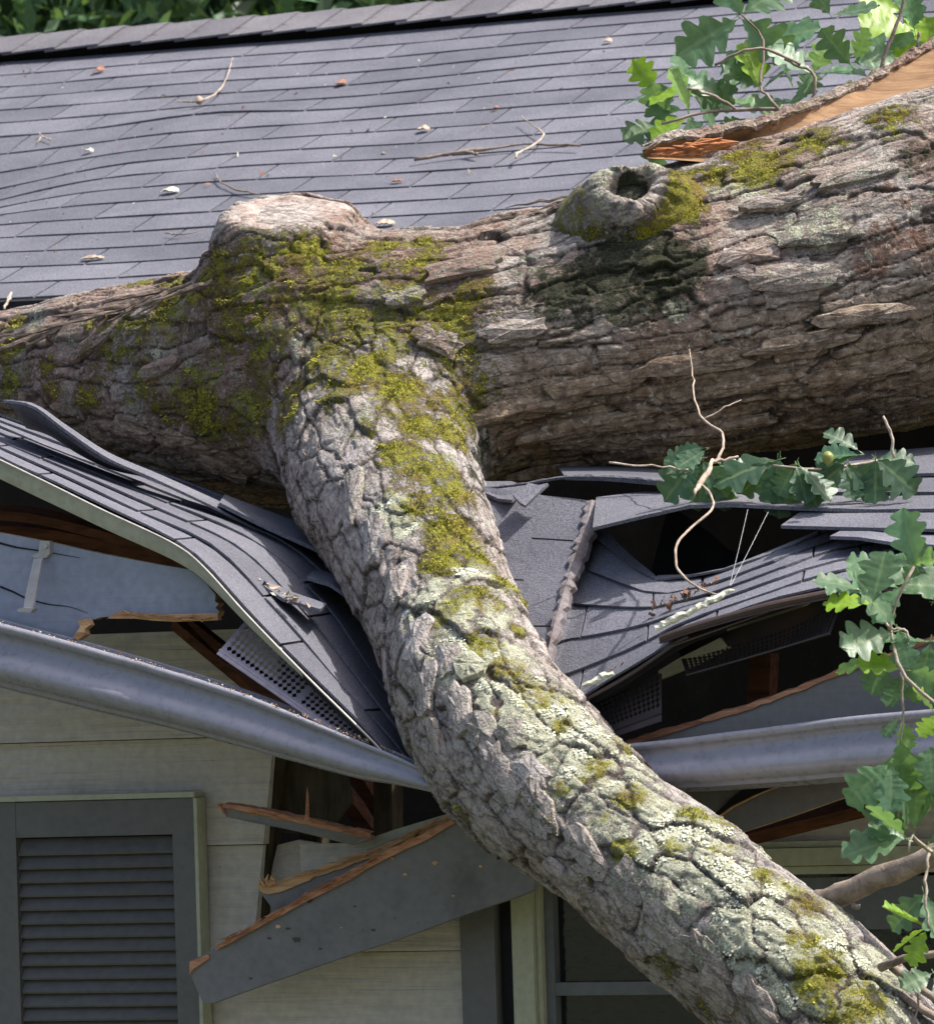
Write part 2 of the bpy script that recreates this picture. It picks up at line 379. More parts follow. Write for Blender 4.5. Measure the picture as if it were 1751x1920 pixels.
def fray(mb, pts, n_, L_=.03, r_=.0012, up=.006, m=0):
    c = lin([PY(*p) for p in pts], 60)
    for _ in range(n_):
        i = random.randrange(2, 57); d = c[i+2]-c[i-2]; d /= np.linalg.norm(d)+1e-9; d *= random.choice([-1, 1]); l_ = L_*random.uniform(.3, 1.3); p = c[i]+rng.normal(0, .002, 3)
        e_ = p+d*l_+np.array([0, random.uniform(-.006, .002), random.uniform(-.3, 1)*up]); mb.tube([p, (p+e_)/2+rng.normal(0, .001, 3), e_], [r_*random.uniform(.6, 1.8), r_, r_*.2], 4, m)

# shingle courses laid on any surface S(u,v) -> points; u along the eave (m), v up the slope (m)
def shingles(mb, S, u0, u1, v0, v1, ph=0.0, e=.127, tab=.305, k0=0, seg=4, lift=.004, slot=.006, rowph=None, wear=0.0, m=0):
    k = k0; v = v0
    while v < v1-1e-6:
        vt = min(v+e+.02, v1+.01)
        uo = (ph+(k % 2)*tab/2) if rowph is None else rowph(k)
        i0 = int(math.floor((u0-uo)/tab))-1; cuts = [u0]
        j = i0
        while uo+j*tab < u1:
            c = uo+j*tab
            if c > u0+.02: cuts.append(c)
            j += 1
        cuts.append(u1)
        for a, b in zip(cuts[:-1], cuts[1:]):
            if b-a < .012: continue
            r = random.random(); dl = random.uniform(0, wear)
            uu = np.linspace(a+slot/2, b-slot/2, seg+1); vs = [v+random.uniform(-.0012, .0012), v+(vt-v)*.45, vt]
            UU, VV = np.meshgrid(uu, vs, indexing='ij'); p = S(UU.ravel(), VV.ravel()).reshape(seg+1, 3, 3)
            pu = S(UU.ravel()+.01, VV.ravel()).reshape(p.shape)-p; pv = S(UU.ravel(), VV.ravel()+.01).reshape(p.shape)-p
            nn = np.cross(pu, pv); nn /= np.linalg.norm(nn, axis=2)[:, :, None]+1e-12
            wv = np.sin(np.linspace(0, pi, seg+1)*random.choice([1, 2]))*dl
            off = np.stack([lift+wv+random.uniform(0, .001), .5*(lift+.001)+wv*.3, np.full(seg+1, .001)], 1)
            top = p+nn*off[:, :, None]; low = p[:, 0]+nn[:, 0]*(off[:, 0]-.0042)[:, None]
            mb.grid(top, m, a=r)
            mb.grid(np.stack([low, top[:, 0]], 1), m, a=r*.6)
            low2 = p+nn*(off-.0042)[:, :, None]
            mb.grid(low2, m+1 if False else m, flip=True, a=0)
            for side in (0, -1): mb.grid(np.stack([low2[side], top[side]], 0), m, flip=(side == 0), a=r*.6)
        v += e; k += 1

# ================================================================== GROUND
mb = MB(); g = np.array([[-600, -300, GZ], [600, -300, GZ], [600, 900, GZ], [-600, 900, GZ]], float)
mb.add(g, [(0, 1, 2, 3)])
mg, t, b = newmat('lawn')
n = tex(t, 'Noise', scale=.7, i_Detail=8.0); t.links.new(ramp(t, n, [(.3, (.045, .05, .02)), (.6, (.085, .09, .045)), (.8, (.11, .10, .05))]), b.inputs['Base Color'])
b.inputs['Roughness'].default_value = .95
tag(mb.build('ground', [mg]), 'mown green lawn the house stands on', 'ground', kind='structure')

# ================================================================== HOUSE
YW = 10.93
house = empty('house', (-5.5, YW, GZ), 'grey shingled house with sage green siding and a crushed eave under the fallen trunk', 'house')

# ---- main roof slope
def dent(u, v):
    p = np.stack([u, YE+v*cos(P_), ZE+v*sin(P_)], -1)
    ua, va = roof_uv(-10, 345); ub, vb = roof_uv(330, 235); uc, vc = roof_uv(90, 455)
    # distance left of the kink line b-c
    d = np.array([uc-ub, vc-vb]); L = np.linalg.norm(d); s = ((u-ub)*d[1]-(v-vb)*d[0])/L
    s = -s if ((ua-ub)*d[1]-(va-vb)*d[0]) < 0 else s
    w = np.exp(-((v-va-.0)/.33)**2)
    z = -.085*w*sst(-.03, .75, s)
    uk, vk = roof_uv(395, 222)
    z = z+.016*np.exp(-((u-uk)/.22)**2-((v-vk)/.10)**2)
    z = z+.006*np.sin(u*2.1+1.3)*np.sin(v*1.7)+.004*np.sin(u*5.3)*np.sin(v*4.1+u)
    p[..., 2] += z; return p
u_, v_ = roof_uv(656, 88); PH0 = u_; VR1 = v_
ur, vr = roof_uv(0, 122)
YB = 12.87; vB = (YB-YE)/cos(P_)
VRI = vr+.20                                   # ridge
kk = int((VR1-vB)/.127)
def rowph(k):                                  # k counted up from the lowest course
    return PH0+((kk-k) % 2)*.1525+.006*math.sin(k*3.7)
v0 = VR1-kk*.127
roof = empty('roof', (-5.5, YE, ZE)); roof.parent = house; roof.location = Vector((-5.5, YE, ZE))-house.location
mb = MB(); shingles(mb, dent, -11.5, -1.2, v0, vr+.03, rowph=rowph, wear=.0012)
o = mb.build('shingle_slope', 'shingle', roof, attr_name='tabr')
# felt underlay right below the tabs, and the boards below it
mb = MB(); U, V = np.meshgrid(np.linspace(-11.5, -1.2, 120), np.linspace(v0-.02, VRI, 40), indexing='ij')
g = dent(U.ravel(), V.ravel()).reshape(120, 40, 3); mb.grid(g); g2 = g-np.array([0, 0, .025]); mb.grid(g2, flip=True)
mb.grid(np.stack([g2[:, 0], g[:, 0]], 1)); mb.build('felt_underlay', 'felt', roof)
# ridge cap over a dark ridge vent
mb = MB(); yc = YE+VRI*cos(P_); zc = ZE+VRI*sin(P_)
u = -11.6; k = 0
while u < -1.0:
    r = random.random(); L = .127; cl = .19+random.uniform(-.003, .003)
    for i in range(1):
        xa, xb = u-.03, u+L; la, lb = .028, .034+random.uniform(0, .002)
        sk = .0
        A = lambda x, s, h: [x, yc-abs(s)*cos(P_) if s < 0 else yc+s*cos(P_), zc-abs(s)*sin(P_)+h]
        front = np.array([[A(xb, -cl, lb), A(xb, -.02, lb+.003), A(xb, .02, lb+.003), A(xb, cl, lb)],
                          [A(xa, -cl, la), A(xa, -.02, la+.003), A(xa, .02, la+.003), A(xa, cl, la)]])
        mb.grid(front, flip=True, a=r); lo = front-np.array([0, 0, .005]); mb.grid(lo, a=0)
        for q in (0, -1): mb.grid(np.stack([lo[:, q], front[:, q]], 1), flip=(q == 0), a=r*.5)
        mb.grid(np.stack([lo[0], front[0]], 0), flip=False, a=r*.5)
    u += L
mb.build('ridge_cap', 'shingle_cap', roof, attr_name='tabr')
mb = MB(); mb.box((-11.6, yc-.12, zc-.07), (-1.0, yc+.12, zc-.012)); mb.build('ridge_vent', 'felt', roof)
mb = MB()   # far slope
mb.add([[-11.6, yc, zc-.01], [-1, yc, zc-.01], [-1, yc+4.3, zc-1.6], [-11.6, yc+4.3, zc-1.6]], [(0, 1, 2, 3)]); mb.add([[-11.6, yc, zc-.04], [-1, yc, zc-.04], [-1, yc+4.3, zc-1.63], [-11.6, yc+4.3, zc-1.63]], [(3, 2, 1, 0)])
mb.build('back_slope', 'shingle_cap', roof)
# dropped strip of roof below the break, at the left
mb = MB()
def Sdrop(u, v): 
    p = np.stack([u, YE+v*cos(P_), ZE+v*sin(P_)-.055+(v-vB)*.12], -1); return p
shingles(mb, Sdrop, -11.5, -1.4, vB-.62, vB+.02, rowph=lambda k: -9+(k % 2)*.15)
o = mb.build('dropped_courses', 'shingle', roof, attr_name='tabr')

# ---- loft surfaces in the crushed zone
def loft(cE, cI, sag=0.0, n=60, crv=crv):
    """cE, cI: lists of (px,py,Y). returns S(u,v) with u arc length on cE, v in m from cE to cI, plus L and V"""
    a = crv([PY(*p) for p in cE], n); b_ = crv([PY(*p) for p in cI], n)
    L = np.linalg.norm(np.diff(a, axis=0), axis=1).sum(); V = np.linalg.norm(b_-a, axis=1).mean()
    ts = np.linspace(0, 1, n)
    def S(u, v):
        tt = np.clip(u/L, -.05, 1.05); w = v/V
        A = np.stack([np.interp(tt, ts, a[:, k]) for k in range(3)], -1); B = np.stack([np.interp(tt, ts, b_[:, k]) for k in range(3)], -1)
        p = A+(B-A)*w[..., None]; p[..., 2] -= sag*4*w*(1-w); return p
    return S, L, V
def deck(S, L, V, name, parent, mat='felt', th=.014, nu=50, nv=10, off=.001, u0=0, v0=0):
    mb = MB(); U, V_ = np.meshgrid(np.linspace(u0, L, nu), np.linspace(v0, V, nv), indexing='ij')
    g = S(U.ravel(), V_.ravel()).reshape(nu, nv, 3); g[..., 2] -= off; g2 = g-np.array([0, 0, th])
    mb.grid(g); mb.grid(g2, flip=True)
    mb.grid(np.stack([g2[:, 0], g[:, 0]], 1)); mb.grid(np.stack([g2[0], g[0]], 0), flip=True); mb.grid(np.stack([g2[-1], g[-1]], 0)); mb.grid(np.stack([g2[:, -1], g[:, -1]], 1), flip=True)
    return mb.build(name, mat, parent)

# left slab
EL_ = [(-260, 742, 10.5), (-120, 800, 10.5), (0, 858, 10.5), (100, 906, 10.5), (200, 955, 10.5), (330, 1016, 10.5), (388, 1060, 10.49), (470, 1150, 10.47), (590, 1275, 10.45), (690, 1375, 10.44), (750, 1440, 10.43)]
IL_ = [(-220, 700, 11.35), (-20, 772, 11.35), (160, 836, 11.35), (330, 896, 11.33), (500, 958, 11.3), (640, 1010, 11.25), (730, 1090, 11.2), (790, 1190, 11.1), (830, 1290, 11.0), (860, 1370, 10.9), (880, 1430, 10.85)]
SL, LL, VL = loft(EL_, IL_, sag=.0)
lslab = empty('crushed_left_eave', SL(np.array([LL/2]), np.array([0.]))[0]-np.array([0, 0, 0])); 
lslab.parent = house; lslab.location = lslab.location-house.location
lslab['label'] = 'roof edge levered up left of the limb'
mb = MB()
shingles(mb, SL, 0, LL, -.012, VL, rowph=lambda k: .1+(k % 2)*.15+.05*math.sin(k*2.3), seg=6, wear=.003, e=.122, lift=.0055)
mb.build('shingle_courses', 'shingle', lslab, attr_name='tabr')
deck(SL, LL, VL, 'roof_deck', lslab, 'felt', .02)
# pale edge board under the left slab
mb = MB(); nn_ = 70; uu = np.linspace(0, LL*.80, nn_); e_ = SL(uu, np.zeros(nn_)-.005); 
hgt = np.interp(uu/LL, [0, .3, .55, .62, .80], [.040, .040, .036, .032, .018]); e1 = e_-np.array([0, 0, .004]); e2 = e_.copy(); e2[:, 2] -= hgt; e2[:, 1] += .004
mid = (e1+e2)/2; mid[:, 1] -= .004
bk = np.array([0, .016, 0])
mb.grid(np.stack([e2, mid, e1], 1)); mb.grid(np.stack([e2+bk, mid+bk, e1+bk], 1), flip=True); mb.grid(np.stack([e2+bk, e2], 1)); mb.grid(np.stack([e1, e1+bk], 1))
mb.grid(np.stack([np.stack([e2[-1], e1[-1]]), np.stack([e2[-1]+bk, e1[-1]+bk])], 0))
mb.build('edge_trim', 'cream_edge', lslab, smooth=True)
# thin metal drip lip
mb = MB(); uu = np.linspace(LL*.05, LL*.97, 90); e_ = SL(uu, np.zeros(90)-.018)+np.array([0, 0, -.002]); mb.tube(e_, .0022, 5); mb.build('drip_lip', 'galv', lslab)
# curled shingle flap at the far left
def sheet(mb, cA, cB, th=.005, n=30, m=0, a=.5, nv=5, curl=0.0, cur=lin, rag=0.0):
    A = cur([PY(*p) for p in cA], n); B = cur([PY(*p) for p in cB], n); w = np.linspace(0, 1, nv)[None, :, None]
    G = A[:, None]*(1-w)+B[:, None]*w; G = G+np.array([0, 0, 1.])*curl*np.sin(w*pi)
    if rag: G[:, 0] += rng.normal(0, rag, (n, 1))*np.array([[0, 0, 1.]])
    pu = np.gradient(G, axis=0); pv = np.gradient(G, axis=1); nn = np.cross(pu, pv); nn /= np.linalg.norm(nn, axis=2)[:, :, None]+1e-12
    if nn[..., 2].mean() < 0: nn = -nn
    T = G+nn*th/2; L = G-nn*th/2
    mb.grid(T, m, a=a); mb.grid(L, m, flip=True, a=a)
    for s_ in (0, -1):
        mb.grid(np.stack([L[:, s_], T[:, s_]], 1), m, a=a); mb.grid(np.stack([L[s_], T[s_]], 0), m, a=a)
mb = MB(); sheet(mb, [(18, 750, 10.78), (62, 765, 10.78), (120, 812, 10.80), (190, 860, 10.84), (260, 888, 10.90)], [(50, 800, 11.0), (95, 815, 11.0), (150, 850, 11.0), (210, 878, 11.0), (280, 893, 11.02)], .006, cur=crv, a=.2)
sheet(mb, [(6, 752, 10.76), (60, 762, 10.77), (120, 806, 10.79), (200, 860, 10.83), (290, 900, 10.88), (420, 962, 10.95), (560, 1035, 11.0)], [(16, 752, 10.80), (66, 760, 10.81), (128, 802, 10.83), (206, 852, 10.9), (300, 892, 10.96), (428, 950, 11.05), (575, 1020, 11.1)], .005, cur=crv, a=.9)
mb.build('curled_shingle', 'shingle', lslab, attr_name='tabr')
mb = MB()
sheet(mb, [(410, 945, 10.95), (500, 990, 10.93), (590, 1030, 10.92), (640, 1062, 10.92)], [(420, 930, 11.15), (520, 968, 11.15), (610, 1005, 11.13), (670, 1040, 11.1)], .007, a=.6)
sheet(mb, [(575, 1085, 10.78), (620, 1098, 10.76), (665, 1130, 10.75)], [(590, 1070, 10.95), (640, 1080, 10.93), (690, 1110, 10.92)], .006, a=.8)
sheet(mb, [(492, 1100, 10.62), (530, 1125, 10.60), (600, 1145, 10.60)], [(505, 1092, 10.68), (545, 1112, 10.67), (612, 1135, 10.68)], .006, a=.95)
mb.build('lifted_shingle', 'shingle', lslab, attr_name='tabr')
# rafters and dark attic seen below the slab
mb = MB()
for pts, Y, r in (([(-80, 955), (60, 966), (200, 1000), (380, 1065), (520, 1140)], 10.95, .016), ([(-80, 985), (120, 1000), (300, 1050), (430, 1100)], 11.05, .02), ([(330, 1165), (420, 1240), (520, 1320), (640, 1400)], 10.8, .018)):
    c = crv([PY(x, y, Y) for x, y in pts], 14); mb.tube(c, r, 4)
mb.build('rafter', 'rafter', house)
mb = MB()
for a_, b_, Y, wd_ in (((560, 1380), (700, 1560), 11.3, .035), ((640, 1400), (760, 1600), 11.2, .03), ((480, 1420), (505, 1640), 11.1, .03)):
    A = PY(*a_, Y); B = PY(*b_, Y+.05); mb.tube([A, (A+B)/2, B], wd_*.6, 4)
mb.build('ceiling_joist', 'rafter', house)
# near-black sheet added behind the openings so the attic stays dark
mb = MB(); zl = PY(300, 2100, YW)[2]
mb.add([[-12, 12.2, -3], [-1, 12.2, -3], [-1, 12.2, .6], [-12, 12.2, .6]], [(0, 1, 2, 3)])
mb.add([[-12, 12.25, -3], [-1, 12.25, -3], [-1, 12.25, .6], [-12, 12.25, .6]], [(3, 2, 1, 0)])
mb.build('attic_dark_sheet', 'inside', house)

# ---- left fascia board, broken
mb = MB()
top = [(-260, 955), (0, 999), (90, 1016), (184, 1037), (300, 1059), (355, 1068), (385, 1092), (404, 1115)]
rag = [(403, 1128), (410, 1132), (404, 1140), (411, 1146), (408, 1155)]
bot = [(330, 1156), (286, 1155), (250, 1148), (222, 1147), (212, 1156), (190, 1157), (175, 1162), (160, 1160), (163, 1170), (150, 1178), (152, 1190), (140, 1196), (142, 1240), (0, 1215), (-260, 1160)]
poly_px(mb, top+rag+bot, 10.53, .022, 0, 1); mb.build('fascia_board', ['fascia', 'raw'], house)
mb = MB()
poly_px(mb, [(408, 1150), (409, 1163), (330, 1166), (290, 1164), (250, 1160), (200, 1160), (222, 1146), (286, 1152)], 10.512, .014, 0)
poly_px(mb, [(163, 1160), (168, 1172), (158, 1180), (160, 1190), (146, 1200), (136, 1196), (150, 1176), (146, 1164)], 10.505, .02, 0)
fray(mb, [(230, 1150, 10.51), (320, 1160, 10.51), (405, 1160, 10.51)], 50, .025)
mb.build('splintered_edge', 'raw', house)
mb = MB()    # long cracks in the paint, as thin dark inlays
for pts in ([(-5, 1017), (30, 1026), (70, 1032), (110, 1039), (150, 1046)], [(0, 1100), (25, 1110), (50, 1122), (90, 1133), (130, 1138), (165, 1150)]):
    c = crv([PY(x, y, 10.5285) for x, y in pts], 20); w_ = np.array([0, 0, 1.])*np.interp(np.linspace(0, 1, 20), [0, .3, 1], [.0022, .0016, .0004])[:, None]
    mb.grid(np.stack([c-w_, c+w_], 1))
mb.build('crack', 'felt', house)
br = empty('gutter_bracket', PY(70, 1080, 10.5)); br.parent = house; br.location = br.location-house.location
mb = MB()
poly_px(mb, [(75, 1014), (93, 1014), (93, 1038), (86, 1046), (64, 1046), (60, 1042), (72, 1036)], 10.517, .012)
poly_px(mb, [(63, 1048), (79, 1046), (66, 1118), (62, 1140), (44, 1140), (47, 1118)], [10.50, 10.50, 10.47, 10.46, 10.46, 10.47], .006)
poly_px(mb, [(31, 1143), (44, 1139), (62, 1141), (57, 1149), (33, 1147)], 10.45, .02)
mb.build('strap', 'galv', br)
mb = MB(); poly_px(mb, [(81, 1021), (86, 1019), (89, 1024), (85, 1029), (81, 1027)], 10.512, .006); mb.build('screw', 'galv', br)

# ---- gutters
def gutter(name, pts, hs, Y, tilt=0.0, parent=house, n=60):
    P = crv([(*PY(x, y, Yy), h) for (x, y), h, Yy in zip(pts, hs, Y)], n)
    prof = [(-.005, .004), (-.012, .0), (-.013, -.007), (-.006, -.011), (.004, -.018), (.006, -.030), (-.002, -.045), (-.016, -.060), (-.022, -.075), (-.017, -.088), (-.004, -.099), (.010, -.104), (.008, -.110), (.030, -.113), (.085, -.113), (.088, .0)]
    sm = crv(prof, 44); G = []
    for p in P:
        s_ = p[3]/.113; G.append([[p[0], p[1]+a*min(1, s_*1.0), p[2]+b_*s_] for a, b_ in sm])
    G = np.array(G); G[..., 2] += fbm(np.stack([G[..., 0].ravel()*6, G[..., 1].ravel()*3, G[..., 2].ravel()*3], 1), 3).reshape(G.shape[:2])*.003
    q_ = fbm(np.stack([G[..., 0].ravel()*14, G[..., 1].ravel()*9, G[..., 2].ravel()*9], 1), 2, 31).reshape(G.shape[:2]); G[..., 1] += .006*np.clip(q_-.25, 0, 1)*4*.5
    mb = MB(); mb.grid(G, flip=True); In = G.copy(); c = G.mean(1, keepdims=True); In = c+(G-c)*.965; mb.grid(In); 
    mb.grid(np.stack([G[:, 0], In[:, 0]], 1)); mb.grid(np.stack([G[:, -1], In[:, -1]], 1), flip=True)
    return mb.build(name, 'gutter', parent, smooth=True)
gutter('gutter', [(-400, 1105), (-150, 1135), (0, 1172), (150, 1212), (300, 1255), (450, 1303), (560, 1344), (660, 1385), (750, 1422), (830, 1462), (880, 1495)],
       [.118, .118, .116, .112, .104, .096, .084, .068, .048, .030, .022], [10.42]*6+[10.42, 10.42, 10.41, 10.4, 10.4])
mb = MB()    # grit and leaf dust along the left gutter lip
for i in range(420):
    t_ = random.random(); c = np.array([np.interp(t_, [0, .25, .5, .75, 1], [-10, 190, 390, 590, 760]), np.interp(t_, [0, .25, .5, .75, 1], [1170, 1222, 1282, 1354, 1424])])
    p = PY(c[0], c[1]+random.uniform(-3, 3), 10.412)+np.array([0, random.uniform(0, .01), .003]); s_ = random.uniform(.0006, .0018)
    q = rng.normal(0, s_, (4, 3)); mb.add(p+q, [(0, 1, 2), (0, 2, 3), (0, 3, 1), (1, 3, 2)], random.choice([0, 0, 1]))
tag(mb.build('gutter_grit', ['raw', 'flake'], None), 'tan grit and leaf dust along the lip of the left gutter', 'grit', kind='stuff')
gutter('gutter', [(1120, 1404), (1190, 1396), (1400, 1372), (1580, 1350), (1751, 1334), (2000, 1312), (2300, 1290)], [.075, .080, .092, .100, .104, .108, .108], [10.42]*7)
# right fascia with raw broken top edge
mb = MB()
poly_px(mb, [(1160, 1400), (1300, 1358), (1430, 1318), (1560, 1268), (1640, 1238), (1751, 1200), (2300, 1080), (2300, 1400), (1160, 1480)], 10.53, .022, 0, 1); mb.build('fascia_board', ['board', 'raw_red'], house)
mb = MB(); c = crv([PY(x, y, 10.525) for x, y in [(1170, 1392), (1300, 1352), (1430, 1312), (1560, 1262), (1640, 1234), (1760, 1190)]], 40)
c2 = c.copy(); c2[:, 2] -= .009+rng.normal(0, .0012, 40); c[:, 2] += rng.normal(0, .0012, 40); bk = np.array([0, .02, .004])
mb.grid(np.stack([c2, c], 1)); mb.grid(np.stack([c, c+bk], 1)); mb.build('splintered_edge', 'raw_red', house)
# soffit board under the right gutter, split, and the dark gap below it
mb = MB()
poly_px(mb, [(1180, 1440), (1760, 1400), (2300, 1370), (2300, 1360), (1760, 1440), (1600, 1490), (1480, 1532), (1385, 1563), (1300, 1600), (1150, 1640), (1100, 1500)], 10.62, .02, 0, 1)
mb.build('soffit_board', ['board', 'raw'], house)
mb = MB()
c = crv([PY(x, y, 10.612) for x, y in [(1325, 1542), (1350, 1524), (1380, 1500), (1420, 1480), (1470, 1466), (1530, 1460)]], 24)
w_ = np.array([0, 0, 1.])*np.interp(np.linspace(0, 1, 24), [0, .4, 1], [.003, .012, .001])[:, None]; mb.grid(np.stack([c-w_*.8, c+w_], 1)); mb.build('crack', 'felt', house)
mb = MB(); c3 = c-w_*.8; mb.tube(c3+np.array([0, -.002, -.002]), np.interp(np.linspace(0, 1, 24), [0, .5, 1], [.003, .002, .0008]), 5); mb.build('splintered_edge', 'raw', house)
mb = MB()
c = [PY(x, y, 10.8) for x, y in [(1260, 1600), (1390, 1572), (1600, 1520), (1800, 1470)]]; mb.tube(c, .018, 4); mb.build('rafter', 'rafter', house)

# ---- wall siding
zs = [PY(300, y, YW)[2] for y in (980, 1183, 1385, 1587, 1790, 1992, 2200, 2420)]
zs = zs[:2]+[PY(300, 1385, YW)[2], PY(300, 1587, YW)[2], PY(300, 1790, YW)[2]]
while zs[-1] > GZ: zs.append(zs[-1]-.2032)
wall = empty('siding_wall', (-6, YW, GZ)); wall.parent = house; wall.location = Vector((-6, YW, GZ))-house.location
def xat(px, z):
    """world X on the wall plane whose image column is px at height z"""
    lo, hi = -14., 4.
    for _ in range(50):
        m_ = (lo+hi)/2; p = np.array([m_, YW, z]); d = p@fw
        if W/2+F*(p@RT)/d < px: lo = m_
        else: hi = m_
    return lo
mb = MB()
def lap(zt, zb, spans):
    for (l0, l1), (r0_, r1) in spans:
        xa, xb = xat(l0, zt) if l0 is not None else -12, xat(l1, zb) if l1 is not None else -12
        xc, xd = xat(r0_, zt) if r0_ is not None else -1, xat(r1, zb) if r1 is not None else -1
        n_ = 30; X0 = np.linspace(xa, xc, n_); X1 = np.linspace(xb, xd, n_)
        wob = fbm(np.stack([X1*3, X1*0+zb*9, X1*0], 1), 2)*.0012
        T = np.stack([X0, np.full(n_, YW+.004), np.full(n_, zt)], 1); B = np.stack([X1, np.full(n_, YW-.010)+wob, np.full(n_, zb)], 1)
        B2 = B+np.array([0, .011, -.0005]); mb.grid(np.stack([B, T], 1)); mb.grid(np.stack([B2, B], 1))
        Bk = T+np.array([0, .012, 0]); Bb = B2+np.array([0, .012, 0]); mb.grid(np.stack([Bb, Bk], 1), flip=True)
        for q in (0, -1): mb.add([T[q], B[q], Bb[q], Bk[q]], [(0, 1, 2, 3)])
lap(zs[1]-.002, zs[2], [((None, None), (525, 515))])
lap(zs[2]-.002, zs[3], [((None, None), (512, 498)), ((1015, 1015), (1130, 1130)), ((1680, 1680), (None, None))])
lap(zs[3]-.002, zs[4], [((None, None), (492, 478)), ((560, 580), (874, 876)), ])
for i in range(4, len(zs)-1): lap(zs[i]-.002, zs[i+1], [((None, None), (874, 878))])
mb.build('siding', 'siding', wall)
# wall right of the window
# studs and torn sheathing in the opening
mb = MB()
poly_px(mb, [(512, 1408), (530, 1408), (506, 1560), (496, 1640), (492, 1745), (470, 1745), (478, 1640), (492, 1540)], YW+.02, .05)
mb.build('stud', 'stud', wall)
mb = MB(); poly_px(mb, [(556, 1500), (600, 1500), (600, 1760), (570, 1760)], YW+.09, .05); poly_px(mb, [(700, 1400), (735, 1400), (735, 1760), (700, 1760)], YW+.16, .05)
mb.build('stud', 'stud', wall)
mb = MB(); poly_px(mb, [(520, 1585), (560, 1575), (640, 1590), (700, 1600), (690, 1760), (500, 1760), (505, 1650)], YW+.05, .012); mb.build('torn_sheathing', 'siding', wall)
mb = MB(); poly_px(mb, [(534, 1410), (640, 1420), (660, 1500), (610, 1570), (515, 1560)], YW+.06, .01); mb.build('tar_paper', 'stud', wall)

# ---- left shutter with louvres
sh = empty('shutter', PY(200, 1500, YW-.02)); sh.parent = house; sh.location = sh.location-house.location
ztop = PY(200, 1500, YW-.03)[2]; xl, xr = xat(8, ztop), xat(383, ztop); zb = GZ+1.0
def fbox(mb, x0, x1, z0, z1, y0, y1, m=0): mb.box((x0, y0, z0), (x1, y1, z1), m)
yS = YW-.045; sw = .047; zr = ztop-.068
mb = MB(); fbox(mb, xl, xl+sw, zb, ztop, yS, YW-.012); fbox(mb, xr-sw, xr, zb, ztop, yS, YW-.012)
fbox(mb, xl+sw, xr-sw, zr, ztop-.001, yS+.001, YW-.013); fbox(mb, xl+sw, xr-sw, zb, zb+.08, yS+.001, YW-.013); mb.build('shutter_frame', 'slate', sh)
mb = MB(); fbox(mb, xl+sw, xr-sw, zb+.08, zr, YW-.016, YW-.012); mb.build('shutter_back', 'felt', sh)
z = zr-.004; 
mb = MB()
while z > zb+.1:
    x0, x1 = xl+sw+.001, xr-sw-.001
    v = [[x0, yS+.004, z-.027], [x1, yS+.004, z-.027], [x1, yS+.026, z+.001], [x0, yS+.026, z+.001]]
    v2 = [[p[0], p[1]+.003, p[2]-.004] for p in v]
    mb.add(v+v2, [(0, 1, 2, 3), (7, 6, 5, 4), (4, 5, 1, 0), (3, 2, 6, 7), (0, 3, 7, 4), (1, 5, 6, 2)])
    z -= .0262
mb.build('louvre_panel', 'slate', sh)
mb = MB(); fbox(mb, xl-.004, xr+.004, ztop+.001, ztop+.011, yS-.006, YW-.012); fbox(mb, xr+.001, xr+.008, zb, ztop, yS-.004, YW-.012); mb.build('trim_strip', 'cream', sh)
# dark casing at the far left edge
mb = MB(); fbox(mb, xl-.30, xl-.011, zb, ztop+.012, yS-.002, YW-.012); mb.build('window_casing', 'slate', house)

# ---- right window: narrow shutter, cream casing, sash
wz = PY(1000, 1600, YW)[2]; 
sh2 = empty('shutter', PY(920, 1720, YW-.02)); sh2.parent = house; sh2.location = sh2.location-house.location
xa, xb = xat(880, wz-.1), xat(944, wz-.1)
mb = MB(); fbox(mb, xa, xb, zb, wz+.01, YW-.045, YW-.0) ; mb.build('shutter_frame', 'slate', sh2)
mb = MB(); fbox(mb, xb+.002, xat(972, wz-.1), zb, wz+.01, YW-.02, YW-.0); mb.build('shutter_back', 'felt', sh2)
wn = empty('window', PY(1100, 1700, YW)); wn.parent = house; wn.location = wn.location-house.location
x0, x1, x2 = xat(972, wz-.1), xat(1012, wz-.1), xat(1038, wz-.1); xR = xat(1900, wz)
mb = MB(); fbox(mb, x0, x1, zb, wz, YW-.035, YW+.02); fbox(mb, x1+.001, x1+.010, zb, wz-.03, YW-.022, YW+.03)
fbox(mb, x1, xR, wz-.032, wz, YW-.034, YW+.02); fbox(mb, x1+.011, xR, wz-.048, wz-.0335, YW-.02, YW+.02)
fbox(mb, xR, xR+.05, zb, wz, YW-.035, YW+.02)
fbox(mb, x1, xR, wz+.001, wz+.012, YW-.026, YW+.02); mb.build('window_casing', 'cream', wn)
mb = MB(); fbox(mb, x1+.011, x2, zb, wz-.05, YW-.005, YW+.03, 0)
zm = PY(1150, 1848, YW)[2]; fbox(mb, x2, xR, zm-.018, zm+.006, YW-.004, YW+.03); mb.build('sash', 'blind', wn)
mb = MB(); mb.add([[x2, YW+.02, zb], [xR, YW+.02, zb], [xR, YW+.02, wz-.05], [x2, YW+.02, wz-.05]], [(0, 1, 2, 3)])
mb.build('pane', 'glass', wn)
mb = MB(); fbox(mb, xat(1440, wz-.1), xR, wz-.15, wz-.055, YW+.010, YW+.018); fbox(mb, xat(1560, wz-.1), xat(1566, wz-.1), wz-.15, wz-.055, YW+.006, YW+.010); mb.build('blind', 'blind', wn)
mb = MB(); poly_px(mb, [(1130, 1530), (1400, 1560), (1700, 1490), (1760, 1490), (1760, 1592), (1390, 1598), (1130, 1598)], YW-.008, .02)
mb.build('siding', 'siding', wall)

